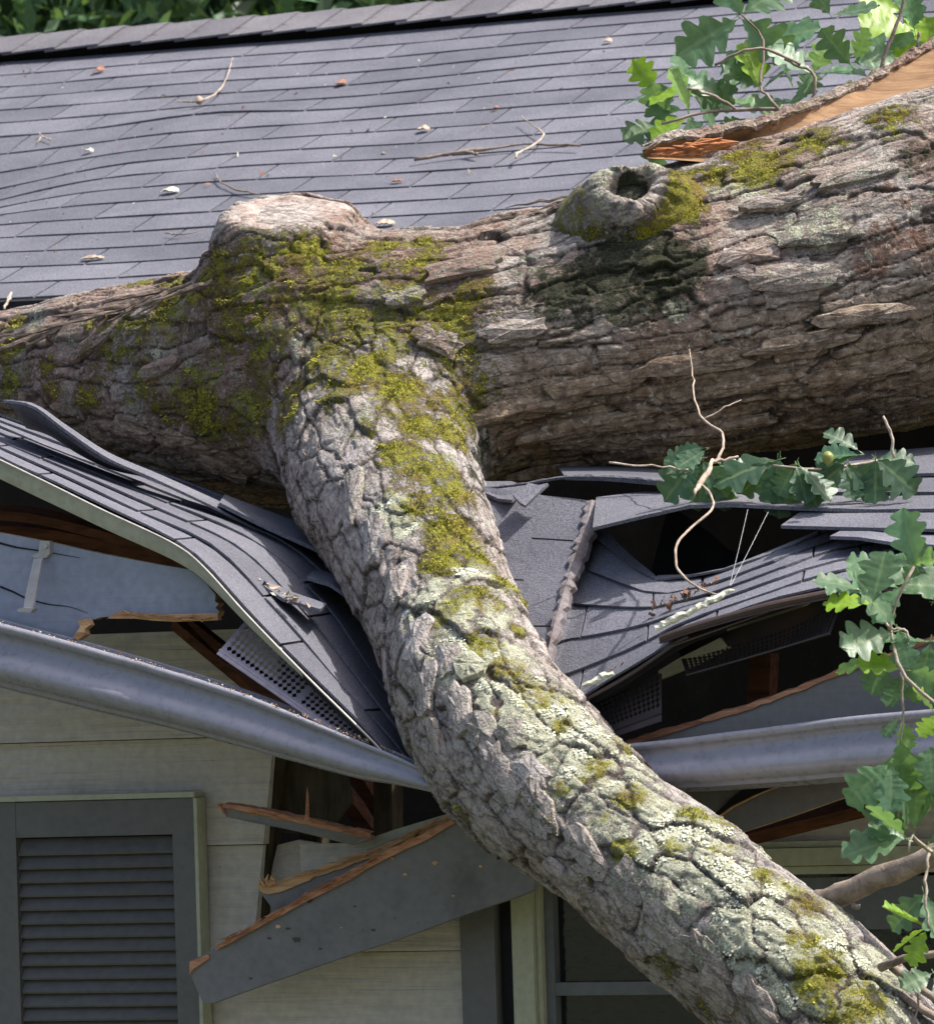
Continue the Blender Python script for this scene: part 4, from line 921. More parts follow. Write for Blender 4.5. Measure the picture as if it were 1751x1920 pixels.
# mask of the browner tone: trunk underside, lower left of limb
under_brown = np.clip(sst(.25, -.55, upn)*(1-wl)+.75*sst(-.05, -.6, NRM@nv3(RT*.6+UP*.6))*wl*.6, 0, 1)
k_ = np.clip(cutf+rimf*.5, 0, 1)
hh = hh*(1-k_*.9)
mossy = sst(.35, .8, moss); hh = hh+mossy*(.001+.005*np.abs(fbm(V*75, 3, 90)))+sst(.5, .9, lich)*(.0004+.0016*np.abs(fbm(V*60, 3, 91)))*(1-mossy)
# radial ridges round the small knot
q = V-(K2b+K2n*.03); hq = q@K2n; pl = q-hq[:, None]*K2n; ang = np.arctan2(pl@np.cross(K2n, UP), pl@UP)
# a few deep shaggy gaps along the underside of the trunk
V2v = V+NRM*(hh+low*(1-k_*.6))[:, None]
gr = g1*(1-(wl > .5)[:, None])+g2*(wl > .5)[:, None]
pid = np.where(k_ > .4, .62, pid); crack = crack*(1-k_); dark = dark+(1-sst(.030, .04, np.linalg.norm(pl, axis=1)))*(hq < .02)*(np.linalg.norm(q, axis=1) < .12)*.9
FT = empty('fallen_tree', V2v.mean(0), 'massive mossy oak trunk with a lichen covered limb lying across and crushing the roof edge', 'tree')
me = bpy.data.meshes.new('trunk'); me.vertices.add(nV); me.vertices.foreach_set('co', (V2v-np.array(FT.location)).ravel())
fa = np.asarray(faces) if not isinstance(faces, list) else None
if fa is not None:
    me.loops.add(fa.size); me.loops.foreach_set('vertex_index', fa.ravel()); me.polygons.add(len(fa)); me.polygons.foreach_set('loop_start', np.arange(0, fa.size, 4)); 
else:
    me.loops.add(len(li_)); me.loops.foreach_set('vertex_index', li_); me.polygons.add(nF); me.polygons.foreach_set('loop_start', np.r_[0, np.cumsum(lt)[:-1]])
me.update(calc_edges=True); me.validate()
me.polygons.foreach_set('use_smooth', np.ones(len(me.polygons), dtype=bool)); me.materials.append(M['bark'])
for nm, vals in (('moss', moss), ('lichen', lich*(1-k_*.4)), ('dark', dark), ('rust', rust), ('crack', crack), ('pid', pid), ('shade', under_brown*(1-k_)), ('limb', wl*sst(.12, .4, uu2))):
    a = me.attributes.new(nm, 'FLOAT', 'POINT'); a.data.foreach_set('value', vals.astype(np.float32))
a = me.attributes.new('grain', 'FLOAT_VECTOR', 'POINT'); a.data.foreach_set('vector', gr.astype(np.float32).ravel())
o = bpy.data.objects.new('trunk', me); COL.objects.link(o); o.parent = FT

# sawn, healed-over knot face and the hollow collar of the second knot
def disc(name, c, n_, xa, prof, ex, ey, fn, mat, nz=.003):
    ya = np.cross(n_, xa); m_ = 96; pr = crv(prof, 40); G_ = np.zeros((m_+1, 40, 3)); pol = np.zeros((m_+1, 40, 2))
    for i in range(m_+1):
        a_ = 2*pi*(i % m_)/m_
        for j, (r_, h_) in enumerate(pr): r2, h2 = fn(a_, r_, h_); G_[i, j] = c+xa*cos(a_)*r2*ex+ya*sin(a_)*r2*ey+n_*h2
    G_ += (fbm(G_.reshape(-1, 3)*38, 4, 8)*nz).reshape(m_+1, 40, 1)*n_+(fbm(G_.reshape(-1, 3)*22, 3, 9)*nz*1.2).reshape(m_+1, 40, 1)*nv3(RT+UP)
    mb = MB(); mb.grid(G_); o = mb.build(name, mat, FT, smooth=True); return o, G_.reshape(-1, 3)
def pa(o, **k):
    for nm, v_ in k.items():
        n0_ = len(o.data.vertices); a = o.data.attributes.new(nm, 'FLOAT_VECTOR' if nm == 'grain' else 'FLOAT', 'POINT')
        if nm == 'grain': a.data.foreach_set('vector', np.asarray(v_, dtype=np.float32).ravel())
        else: a.data.foreach_set('value', (np.zeros(n0_)+v_).astype(np.float32))
x1 = nv3(RT-K1n*(RT@K1n)); y1 = np.cross(K1n, x1)
def f1(a_, r_, h_):
    X_, Y_ = r_*cos(a_), r_*sin(a_); g_ = math.exp(-((Y_+.022-X_*X_*2.5-X_*.10)/.011)**2)*sst(.065, .045, abs(X_+.0)); return r_*(1+.05*sin(3*a_+1)+.03*sin(5*a_)), h_-.034*float(g_)
o, G1v = disc('sawn_knot_face', K1top-K1n*.004, K1n, x1, [(.150, -.075), (.135, -.035), (.122, -.012), (.112, .002), (.095, .008), (.07, .004), (.04, .003), (.0008, .003)], 1.02, .92, f1, 'healed')
x2 = nv3(RT-K2n*(RT@K2n))
def f2(a_, r_, h_):
    r_ = r_*.90
    rid = (.0016*sin(13*a_+2.5*sin(3*a_))+.0012*sin(29*a_+2*sin(5*a_)))*float(sst(.03, .05, r_)*sst(.11, .08, r_)); return r_*(1+.07*sin(2*a_+.6)+.05*sin(3*a_))+rid*.6, h_+rid*1.4
o, G2v = disc('knot_collar', K2b, K2n, x2, [(.165, -.11), (.135, -.06), (.108, -.022), (.088, .004), (.070, .016), (.054, .016), (.043, .008), (.036, -.006), (.030, -.022), (.015, -.028), (.0008, -.030)], 1.05, .78, f2, 'bark', .014)
q_ = G2v-K2b; rr_ = np.linalg.norm(q_-(q_@K2n)[:, None]*K2n, axis=1); s_ = q_@nv3(RT*.85-UP*.5)
pa(o, pid=.4+.2*fbm(G2v*20, 2, 3), crack=0, lichen=.30+.45*sst(.0, .06, q_@UP)+.35*sst(0, .07, -(q_@RT)), moss=np.maximum(.95*sst(.01, .06, s_)*sst(.045, .08, rr_), .62*sst(.07, .10, rr_)), dark=.9*sst(.036, .028, rr_)+.75*sst(-.05, -.08, q_@UP), rust=0, shade=.35*sst(.05, .035, rr_), grain=G2v*np.array([.6, .6, .6]))

# loose bark plates lifting off the surface
def bark_plate(mb, px, py, L, Wd, ang, lift=.006):
    h = hit(px, py)
    if h is None: return
    n_ = grad(h[None], .004)[0]; t_ = RT*cos(ang)+UP*sin(ang); t_ = nv3(t_-n_*(t_@n_)); s_ = np.cross(n_, t_)
    m_ = 16; ring = []
    for k in range(m_):
        a_ = 2*pi*k/m_; rr = 1+random.uniform(-.22, .22); x = cos(a_); y = sin(a_); x = math.copysign(abs(x)**.6, x); y = math.copysign(abs(y)**.7, y)
        p = h+t_*x*L*.5*rr+s_*y*Wd*.5*rr; p = p-n_*sdf(p[None])[0]; ring.append(p+n_*(lift+.008*max(0, -x)+random.uniform(0, .003)))
    ring = np.array(ring); c = ring.mean(0)+n_*.004; lo = ring-n_*.012; mid = (ring*.55+c*.45)+n_*.002+rng.normal(0, .0012, (m_, 1))*n_
    V_ = np.vstack([[c], mid, ring, lo]); f = []
    for k in range(m_):
        j = (k+1) % m_; f += [(0, 1+k, 1+j), (1+k, 1+m_+k, 1+m_+j, 1+j), (1+m_+k, 1+2*m_+k, 1+2*m_+j, 1+m_+j)]
    mb.add(V_, f)
def plate_mesh(name, lst):
    mb = MB(); bark_plate(mb, *lst[0])
    if not mb.v: return
    o = mb.build(name, 'bark', FT); V_ = np.vstack(mb.v); 
    dA, _, gA = TR.d(V_, True); dB, _, gB = LB.d(V_, True); sel = (dA < dB)[:, None]; gg = np.where(sel, gA, gB)
    a = o.data.attributes.new('grain', 'FLOAT_VECTOR', 'POINT'); a.data.foreach_set('vector', gg.astype(np.float32).ravel())
    pv = np.repeat([random.random()*.5+.4 for _ in mb.v], [len(v) for v in mb.v]); a = o.data.attributes.new('pid', 'FLOAT', 'POINT'); a.data.foreach_set('value', pv.astype(np.float32))
    lv_ = []
    for v in mb.v:
        c = v.mean(0); j = np.argmin(np.linalg.norm(V-c, axis=1)); lv_ += [(lich[j]*.93, moss[j]*.8, under_brown[j], wl[j])]*len(v)
    for nm, k in (('lichen', 0), ('moss', 1), ('shade', 2), ('limb', 3)):
        a = o.data.attributes.new(nm, 'FLOAT', 'POINT'); a.data.foreach_set('value', np.array([q_[k] for q_ in lv_], dtype=np.float32))
    return o
pl_l = []
for (px, py, L, Wd, an) in [(1100, 1600, .10, .05, -.8), (1180, 1655, .085, .06, -.7), (1240, 1690, .08, .05, -.8), (1090, 1660, .07, .05, -.6), (960, 1480, .06, .05, -.8), (1350, 1860, .09, .05, -.7), (905, 1370, .08, .05, -1.1), (840, 1240, .07, .045, -1.2), (1010, 1520, .11, .05, -.9), (930, 1440, .09, .05, -1.0), (960, 1380, .07, .05, -1), (1060, 1660, .1, .04, -.8), (1150, 1730, .12, .04, -.75), (1250, 1740, .11, .05, -.75), (1330, 1800, .12, .05, -.7), (860, 1330, .1, .045, -1.1), (800, 1290, .09, .04, -1.3), (780, 1200, .1, .05, -1.4), (1230, 1830, .1, .045, -.8), (1420, 1880, .1, .05, -.7), (740, 1100, .09, .04, -1.2), (700, 1010, .10, .035, -1.3), (660, 930, .12, .035, -1.2), (1000, 1450, .07, .05, -.8), (880, 1250, .06, .05, -1.0), (820, 1400, .09, .035, -1)]:
    pl_l.append((px, py, L, Wd, an, .004))
for (px, py, L, Wd, an) in [(870, 500, .16, .045, .12), (1480, 520, .2, .05, .12), (1530, 440, .17, .04, .15), (980, 760, .2, .04, .15), (1120, 720, .18, .035, .14), (1300, 680, .22, .04, .1), (1500, 640, .2, .035, .08), (1100, 800, .24, .04, .2), (1620, 590, .18, .04, .1), (1400, 480, .12, .035, .2), (820, 640, .09, .05, -.5), (960, 620, .12, .04, .2), (350, 830, .12, .04, .1), (420, 880, .1, .04, 0), (250, 810, .1, .03, .1), (1400, 720, .2, .03, .1), (1600, 700, .22, .035, .05), (1350, 800, .2, .03, .1), (300, 690, .1, .03, .2), (180, 640, .12, .03, .25), (760, 560, .08, .03, .1), (1600, 330, .16, .04, .3), (1450, 380, .12, .03, .3), (1040, 880, .16, .03, .1)]:
    pl_l.append((px, py, L, Wd, an, .006))
for a_ in pl_l: plate_mesh('loose_bark', [a_])
# shredded bark fibres at the underside and on top edges
mb = MB()
def fibre(px, py, dx, dy, r, n_=7, out=.02, Dadd=0):
    h = hit(px, py)
    if h is None: return
    n0 = grad(h[None], .004)[0]; D = h@fw; e_ = PD(px+dx, py+dy, D+Dadd)-PD(px, py, D); pts = [h+n0*(.004+out*(k/n_)**1.5)+e_*(k/n_)+rng.normal(0, .0015, 3) for k in range(n_+1)]
    mb.tube(pts, np.interp(np.linspace(0, 1, n_+1), [0, .5, 1], [r*.7, r, r*.15]), 5, jit=.25)
for k in range(26):
    fibre(random.uniform(1010, 1110), random.uniform(345, 385), -random.uniform(60, 150), random.uniform(35, 62), random.uniform(.003, .006), out=.012)
for k in range(20):
    x = random.uniform(60, 420); y = 645-x*.33 if False else 632-(x-30)*.30; fibre(x, y+random.uniform(-4, 10), -random.uniform(60, 150), random.uniform(22, 55), random.uniform(.003, .0065), out=.008)
for (x, y, dx, dy, r) in [(1000, 1660, 150, 110, .016), (985, 1655, -40, -30, .012), (830, 1500, 140, 95, .012), (1060, 1740, 110, 110, .006), (1010, 1700, 160, 160, .005)]:
    fibre(x, y, dx, dy, r, out=.02)
for k in range(30):
    t_ = random.random(); x = 1030+t_*250; y = 1705+t_*190; fibre(x, y, random.uniform(30, 90), random.uniform(20, 70), random.uniform(.0015, .004), out=random.uniform(.005, .03))
mb.build('shredded_bark', 'fibre', FT)

# torn strip with exposed wood at the upper right
n_ = 60
topc = crv([PD(x, y, D) for x, y, D in [(1205, 285, 12.42), (1240, 268, 12.45), (1320, 256, 12.50), (1410, 238, 12.56), (1500, 208, 12.62), (1580, 178, 12.68), (1660, 138, 12.74), (1760, 82, 12.8), (1950, -40, 12.9), (2200, -200, 13)]], n_)
botc = crv([PD(x, y, D) for x, y, D in [(1215, 296, 12.40), (1280, 300, 12.46), (1360, 304, 12.50), (1440, 290, 12.50), (1520, 270, 12.45), (1600, 245, 12.48), (1680, 215, 12.5), (1760, 190, 12.5), (1950, 120, 12.5), (2200, 20, 12.5)]], n_)
mb = MB(); nvv = 12; G_ = np.zeros((n_, nvv, 3))
for j in range(nvv):
    w = j/(nvv-1); G_[:, j] = botc*(1-w)+topc*w+fw*.05*math.sin(w*pi)[None] if False else botc*(1-w)+topc*w+fw*(.05*math.sin(w*pi))
G_ += (fbm(G_.reshape(-1, 3)*np.array([5, 5, 40]), 3, 5)*.0025).reshape(n_, nvv, 1)*(-fw)
mb.grid(G_); mb.build('exposed_wood', 'split', FT, smooth=True)
mb = MB(); G2 = G_.copy()+fw*.022; G2[:, -1] += UP*.006; mb.grid(G2, flip=True); 
rim = crv(topc+rng.normal(0, .002, topc.shape), 90)
for k in range(4):
    off_ = fw*(.000+.006*k)+UP*(.003*k+.004); rr = np.abs(.0062+rng.normal(0, .0022, 90)); rr[:6] *= np.linspace(.2, 1, 6); mb.tube(rim+off_+rng.normal(0, .0012, rim.shape), rr, 6, jit=.25)
for k in range(22):
    t_ = random.uniform(.25, .8); i_ = int(t_*89); p = rim[i_]; d_ = nv3(rim[min(89, i_+3)]-rim[i_-3]); L_ = random.uniform(.03, .10); mb.tube([p+d_*L_*q_-fw*.004+UP*random.uniform(.0, .010)+fw*.01 for q_ in np.linspace(-1, 1, 5)], [.001, .004, .005, .004, .001], 5, jit=.3)
o = mb.build('bark_strip', 'bark', FT)
for nm, v_ in (('pid', .3), ('moss', .35), ('lichen', .42)):
    a = o.data.attributes.new(nm, 'FLOAT', 'POINT'); a.data.foreach_set('value', np.full(len(o.data.vertices), v_, dtype=np.float32))
a = o.data.attributes.new('grain', 'FLOAT_VECTOR', 'POINT'); a.data.foreach_set('vector', np.vstack(mb.v).astype(np.float32).ravel())
mb = MB()
for k in range(40):
    x = random.uniform(1205, 1330); y = 286-(x-1205)*.14+random.uniform(-6, 14); p = PD(x, y, 12.40); L_ = random.uniform(20, 70)*12.4/F
    d_ = nv3(RT+UP*random.uniform(-.05, .3)); mb.tube([p, p+d_*L_*.5+rng.normal(0, .002, 3), p+d_*L_], [.0015, .0045, .0015], 5, jit=.2)
for x, w_ in ((1245, 1), (1275, 1)):
    pass
mb.build('red_splinters', 'splitred', FT)

# moss and lichen tufts: tiny real blades and flakes on the masked bark
def tufts(name, mask, thr, count, kind, mat, seed):
    r_ = np.random.default_rng(seed); ok = np.where((mask+.8*fbm(V*32, 3, seed) > thr) & (front > -.15))[0]
    if len(ok) == 0: return
    idx = r_.choice(ok, min(count, len(ok)), replace=False); vs = []; fs = []; n0 = 0
    P0 = V2v[idx]+r_.normal(0, .0015, (len(idx), 3)); Nn = NRM[idx]
    for p, n__ in zip(P0, Nn):
        a_ = nv3(r_.normal(0, 1, 3)); s_ = np.cross(n__, a_); s_ /= np.linalg.norm(s_)+1e-9; t2 = np.cross(n__, s_)
        if kind == 'blade':
            l_ = r_.uniform(.002, .0065); w_ = r_.uniform(.0010, .0020); tip = p+n__*l_*.8+a_*l_*.7
            vs += [p-s_*w_, p+s_*w_, tip]; fs.append((n0, n0+1, n0+2)); n0 += 3
        else:
            l_ = r_.uniform(.0012, .0034); up_ = nv3(n__+a_*.30); s2 = nv3(np.cross(up_, a_+.01)); t3 = np.cross(up_, s2); c = p+n__*r_.uniform(.0, .0015)
            m_ = 5; vs += [c+(s2*cos(2*pi*k/m_)+t3*sin(2*pi*k/m_))*l_*r_.uniform(.6, 1.1) for k in range(m_)]; fs.append(tuple(range(n0, n0+m_))); n0 += m_
    o = place(name, np.array(vs), fs, mat, FT); tag(o, kind='stuff')
    return o
mm_, t, b = newmat('moss_blade'); n = tex(t, 'Noise', scale=25, i_Detail=4.0); t.links.new(ramp(t, n, [(.3, (.16, .12, .012)), (.5, (.32, .31, .025)), (.7, (.50, .47, .06))]), b.inputs['Base Color']); b.inputs['Roughness'].default_value = .8; M['mossb'] = mm_
mm_, t, b = newmat('lichen_crust'); n = tex(t, 'Noise', scale=90, i_Detail=3.0); t.links.new(ramp(t, n, [(.3, (.42, .43, .29)), (.5, (.60, .61, .46)), (.7, (.74, .74, .62))]), b.inputs['Base Color']); b.inputs['Roughness'].default_value = .9; M['lichb'] = mm_
tufts('moss_tufts', moss, .92, 15000, 'blade', 'mossb', 11)
tufts('lichen_crust', lich*(1-.6*mossy)*wl, 1.02, 3500, 'flake', 'lichb', 12)

# side branch at the lower right
mb = MB()
def branch(mb, pts, n_=16, k=9, jit=.08): c = crv([(*PD(x, y, D), r*D/F) for x, y, r, D in pts], n_); c[:, :3] += rng.normal(0, .0012, (n_, 3)); mb.tube(c[:, :3], c[:, 3]*(1+rng.normal(0, .03, n_)), k, jit=jit); return c
branch(mb, [(1480, 1720, 30, 11.05), (1560, 1686, 25, 10.95), (1640, 1650, 22, 10.9), (1720, 1618, 21, 10.85), (1850, 1560, 18, 10.8), (2050, 1490, 14, 10.7)], 24)
branch(mb, [(1600, 1700, 6, 10.9), (1608, 1702, 5, 10.88), (1612, 1698, 1.5, 10.87)], 4)
mb.build('side_branch', 'twig', FT, smooth=True)
mb = MB()
branch(mb, [(1650, 1815, 9, 10.75), (1690, 1800, 8, 10.72), (1751, 1790, 7, 10.7), (1900, 1770, 5, 10.65)], 10, 7)
branch(mb, [(1672, 1812, 9, 10.75), (1720, 1850, 8, 10.73), (1751, 1872, 8, 10.7), (1850, 1950, 6, 10.6)], 10, 7)
branch(mb, [(1690, 1868, 8, 10.75), (1740, 1900, 8, 10.72), (1800, 1950, 7, 10.7)], 8, 7)
branch(mb, [(1712, 1845, 3, 10.7), (1722, 1870, 2.5, 10.7), (1716, 1905, 2, 10.7), (1706, 1940, 2, 10.7)], 8, 5)
branch(mb, [(1700, 1832, 4, 10.7), (1716, 1816, 2, 10.7)], 5, 5)
mb.build('twigs', 'twig', FT, smooth=True)

# ================================================================== OAK LEAVES
TS = np.linspace(0, 1, 27)
def leaf_shape():
    ph = random.uniform(-.08, .08); k_ = random.uniform(3.6, 4.3)
    env = .40*np.sin(pi*np.clip(TS, 0, 1)**1.25)**.75; l_ = np.abs(np.sin(pi*(k_*TS+.15+ph)))**.55
    w = env*(.26+.74*l_*(1+np.array([random.uniform(-.05, .05) for _ in TS]))); w *= sst(.02, .22, TS)*.9+.1; w[0] = .004; w[-1] = 0
    return w*random.uniform(.85, 1.05)
def add_leaf(mb, base, dirv, nrm, L, lv, veinl, curl=.2):
    d = nv3(dirv); n_ = nv3(nrm-d*(nrm@d)); s_ = np.cross(d, n_); wl_, wr = leaf_shape(), leaf_shape(); fold = random.uniform(.15, .5); bend = random.uniform(-.1, curl); tw = random.uniform(-.35, .35)
    V_ = []; 
    for t_, a_, b_ in zip(TS, wl_, wr):
        c = base+d*(t_*L)-n_*(bend*L*t_*t_); th = tw*t_; sd = s_*cos(th)+n_*sin(th); nn = n_*cos(th)-s_*sin(th)
        def pt(w): 
            sg = 1 if w > 0 else -1; aw = abs(w); fwd = .22*aw*(1 if aw > .15 else .3)
            return c+sd*w*L*1.0+nn*(fold*aw-.5*aw*aw)*L+d*fwd*L+nn*random.uniform(-.012, .012)*L
        V_ += [pt(-a_), pt(-a_*.5), c, pt(b_*.5), pt(b_)]
    f = []
    for i in range(len(TS)-1):
        for j in range(4): f.append((i*5+j, i*5+j+1, (i+1)*5+j+1, (i+1)*5+j))
    n0 = mb.n; mb.add(V_, f, a=lv); veinl += [0, .55, 1, .55, 0]*len(TS)
    p0 = base; p1 = base-d*L*.10
    k0_ = mb.n; mb.add([p0-s_*.0008, p0+s_*.0008, p1+s_*.0008, p1-s_*.0008], [(0, 1, 2, 3)], a=lv); veinl += [1, 1, 1, 1]
def foliage(name, leaves, mat, parent):
    mb = MB(); vl = []
    for (px, py, D, ang, L, lv, tip) in leaves:
        base = PD(px, py, D); a_ = radians(ang); d = RT*cos(a_)+UP*sin(a_)-fw*tip
        nrm = nv3(-fw*random.uniform(.35, 1.)+np.array([0, 0, 1])*random.uniform(.3, 1.1)+rng.normal(0, .28, 3)); add_leaf(mb, base, d, nrm, L*1.12*D/F, lv, vl)
    o = mb.build(name, mat, parent, smooth=True, attr_name='lv'); a = o.data.attributes.new('vein', 'FLOAT', 'POINT'); a.data.foreach_set('value', np.array(vl, dtype=np.float32)); return o
def cluster(px, py, D, n_, L, lvs=(.3, .82), a0=0, spread=360, y=0.12, thin=.68):
    out = []; n_ = max(2, int(round(n_*thin))) if n_ > 2 else n_
    for k in range(n_):
        ang = a0+spread*(k+.5)/n_-spread/2+random.uniform(-18, 18); lv = random.uniform(*lvs) if random.random() > y else random.uniform(.84, 1)
        out.append((px+random.uniform(-5, 5), py+random.uniform(-5, 5), D+random.uniform(-.04, .04), ang, L*random.uniform(.8, 1.2), lv, random.uniform(-.3, .5)))
    return out
random.seed(21)
ob = empty('oak_branch', PD(1400, 190, 12.7), 'leafy green oak twigs rising over the roof behind the split bark strip', 'branch', 'leafy oak branches')
lf = []
for (x, y, n_, L, a0, sp, yy) in [(1390, 30, 6, 125, 90, 360, .0), (1290, 165, 5, 90, 90, 300, .25), (1230, 165, 4, 80, 200, 200, .1), (1360, 190, 5, 95, 60, 220, .1), (1290, 215, 5, 85, 200, 260, .1), (1240, 235, 5, 100, 190, 200, .0), (1425, 165, 4, 95, 100, 200, .2), (1525, 140, 6, 100, 120, 320, .1), (1470, 110, 4, 85, 60, 200, .2), (1660, 100, 6, 105, 80, 300, .1), (1720, 60, 5, 100, 90, 260, .15), (1600, 120, 4, 90, 60, 180, 0), (1690, 20, 5, 95, 60, 300, .3), (1430, 75, 4, 100, 300, 200, .1), (1340, 250, 5, 70, 120, 200, .2), (1560, 30, 3, 80, 60, 200, .3), (1500, 190, 3, 70, 120, 200, .0), (1751, 120, 5, 100, 100, 300, .1)]:
    lf += cluster(x, y, 13.05+random.uniform(-.10, .12), n_, L*.86, a0=a0, spread=sp, y=yy)
foliage('foliage', lf, 'leaf', ob)
mb = MB()
for p in ([(1560, 205, 4, 12.7), (1460, 205, 4, 12.72), (1380, 205, 3.5, 12.75), (1300, 215, 3, 12.75), (1240, 232, 2.5, 12.75)], [(1460, 205, 4, 12.7), (1440, 180, 3, 12.72), (1425, 160, 3, 12.75), (1430, 75, 2.5, 12.78), (1390, 28, 2, 12.8)], [(1380, 205, 3, 12.75), (1340, 180, 3, 12.75), (1290, 165, 2.5, 12.75)], [(1640, 170, 5, 12.8), (1660, 100, 4, 12.8), (1690, 20, 3, 12.8), (1700, -60, 3, 12.8)], [(1520, 200, 4, 12.75), (1525, 140, 3, 12.75), (1470, 110, 2, 12.75)], [(1500, 120, 3, 12.75), (1420, 90, 3, 12.75), (1340, 120, 2.5, 12.78)], [(1720, 160, 4, 12.8), (1722, 60, 3, 12.8)]): branch(mb, p, 12, 6)
mb.build('stem', 'twig', ob, smooth=True)
ob2 = empty('oak_branch', PD(1690, 1200, 10.3), 'oak branch with glossy green leaves hanging at the right in front of the gutter', 'branch', 'leafy oak branches')
lf = []
for (x, y, n_, L, a0, sp, yy) in [(1690, 1100, 6, 115, 120, 330, .05), (1640, 1130, 5, 110, 130, 180, .1), (1715, 1060, 4, 100, 90, 200, .1), (1680, 1180, 5, 105, 200, 220, .0), (1660, 1230, 4, 95, 210, 160, .5), (1700, 1260, 5, 95, 250, 220, .5), (1740, 1200, 4, 110, 270, 260, .0), (1751, 1130, 4, 110, 60, 200, .0), (1690, 1350, 3, 60, 260, 160, .2), (1670, 1430, 3, 100, 250, 60, .0), (1680, 1460, 2, 100, 260, 60, .0), (1700, 1572, 4, 112, 165, 50, .0), (1710, 1560, 4, 95, 100, 140, .1), (1740, 1590, 4, 100, 0, 200, .1), (1735, 1670, 3, 90, 270, 120, .2), (1740, 1740, 4, 90, 200, 160, .6), (1751, 1500, 3, 90, 60, 160, 0), (1690, 1390, 2, 100, 265, 30, 0), (1751, 1340, 3, 70, 180, 160, .9), (1620, 1110, 2, 85, 160, 60, .0), (1751, 1830, 3, 90, 250, 160, .1)]:
    lf += cluster(x, y, 10.35+random.uniform(-.1, .1), n_, L*.86, a0=a0, spread=sp, y=yy)
foliage('foliage', lf, 'leaf', ob2)
mb = MB()
for p in ([(1850, 1390, 5, 10.3), (1740, 1310, 4, 10.32), (1690, 1260, 4, 10.33), (1668, 1180, 3.5, 10.35), (1690, 1100, 3, 10.35), (1715, 1060, 2.5, 10.35)], [(1668, 1180, 3, 10.35), (1640, 1130, 2.5, 10.35)], [(1690, 1260, 3, 10.35), (1692, 1350, 2.5, 10.35), (1680, 1450, 2, 10.35)], [(1850, 1620, 5, 10.4), (1740, 1595, 4, 10.38), (1710, 1565, 3, 10.36), (1700, 1600, 2, 10.35)], [(1672, 1178, 2.5, 10.34), (1700, 1185, 2.5, 10.34), (1702, 1220, 2.2, 10.34)], [(1740, 1600, 3, 10.38), (1735, 1680, 3, 10.36), (1742, 1740, 2.5, 10.35)]): branch(mb, p, 12, 6)
mb.build('stem', 'palestick', ob2, smooth=True)
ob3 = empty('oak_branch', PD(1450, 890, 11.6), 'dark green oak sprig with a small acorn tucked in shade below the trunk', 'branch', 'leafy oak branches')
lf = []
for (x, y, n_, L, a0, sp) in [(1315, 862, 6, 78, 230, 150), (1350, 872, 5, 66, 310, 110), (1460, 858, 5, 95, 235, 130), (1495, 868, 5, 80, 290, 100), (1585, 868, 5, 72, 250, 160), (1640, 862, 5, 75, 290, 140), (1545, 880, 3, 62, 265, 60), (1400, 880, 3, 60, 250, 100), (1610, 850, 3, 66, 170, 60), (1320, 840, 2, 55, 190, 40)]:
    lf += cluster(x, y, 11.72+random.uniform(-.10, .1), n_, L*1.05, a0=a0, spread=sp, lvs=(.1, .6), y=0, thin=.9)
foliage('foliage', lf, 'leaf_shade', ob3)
mb = MB()
for p in ([(1700, 850, 4, 11.7), (1640, 865, 3, 11.68), (1540, 880, 3, 11.65), (1450, 872, 2.5, 11.65)], [(1655, 780, 2.5, 11.6), (1670, 810, 3, 11.6), (1675, 860, 3, 11.6)]): branch(mb, p, 10, 5)
mb.build('stem', 'palestick', ob3, smooth=True)
mb = MB(); c = PD(1552, 858, 11.55)
for (th_, r_) in ((0, .009),):
    mb.tube([c+UP*y_ for y_ in np.linspace(-.014, .012, 9)], [.001, .006, .009, .010, .0105, .011, .010, .007, .002], 12)
ac, t, b = newmat('acorn'); b.inputs['Base Color'].default_value = (.22, .24, .05, 1); b.inputs['Roughness'].default_value = .4; M['acorn'] = ac
mb.build('acorn', 'acorn', ob3, smooth=True)

mb = MB(); branch(mb, [(1140, 868, 2, 11.7), (1200, 872, 2, 11.7), (1290, 880, 2, 11.68)], 10, 5)
tag(mb.build('fallen_stick', 'palestick', smooth=True), 'thin straight twig lying in the shade under the trunk, left of the dark oak sprig', 'stick')
# ================================================================== TWIGS AND DEBRIS
def branch2(mb, p, n_=16, k=9): return branch(mb, [(x, y, r*.75, D) for x, y, r, D in p], n_, k)
tw = empty('hanging_twig', PD(1330, 900, 10.8), 'thin crooked pale vine dangling in front of the dark roof hole', 'twig')
mb = MB()
D_ = 11.35
branch2(mb, [(1293, 655, 1.5, 12.0), (1298, 700, 2, 11.95), (1303, 745, 2.4, 11.85), (1318, 785, 3, 11.75), (1350, 808, 3.2, 11.65), (1358, 830, 3.6, 11.6), (1345, 860, 4.5, 11.5), (1334, 868, 5, 11.45)], 26, 6)
branch2(mb, [(1318, 785, 2.4, 11.75), (1350, 770, 2.0, 11.75), (1368, 758, 1.8, 11.76), (1392, 748, 1.2, 11.77)], 10, 5)
branch2(mb, [(1334, 862, 4.5, 11.45), (1326, 885, 7, 11.4), (1312, 905, 7.5, 11.35), (1302, 925, 4, 11.3), (1300, 932, 1, 11.3)], 10, 7)
branch2(mb, [(1334, 864, 4, 11.45), (1360, 862, 4.5, 11.45), (1385, 852, 3, 11.45)], 7, 6)
c = lin([(*PD(x, y, D), r*.72*D/F) for x, y, r, D in [(1315, 908, 3, 11.35), (1330, 922, 3.4, 11.3), (1339, 945, 3.4, 11.25), (1332, 960, 3.6, 11.22), (1300, 985, 3.4, 11.2), (1272, 1013, 3.6, 11.15), (1266, 1030, 3.6, 11.13), (1268, 1065, 3.4, 11.05), (1290, 1090, 3.2, 11.0), (1320, 1108, 2.6, 10.95), (1345, 1115, 2, 10.92)]], 50)
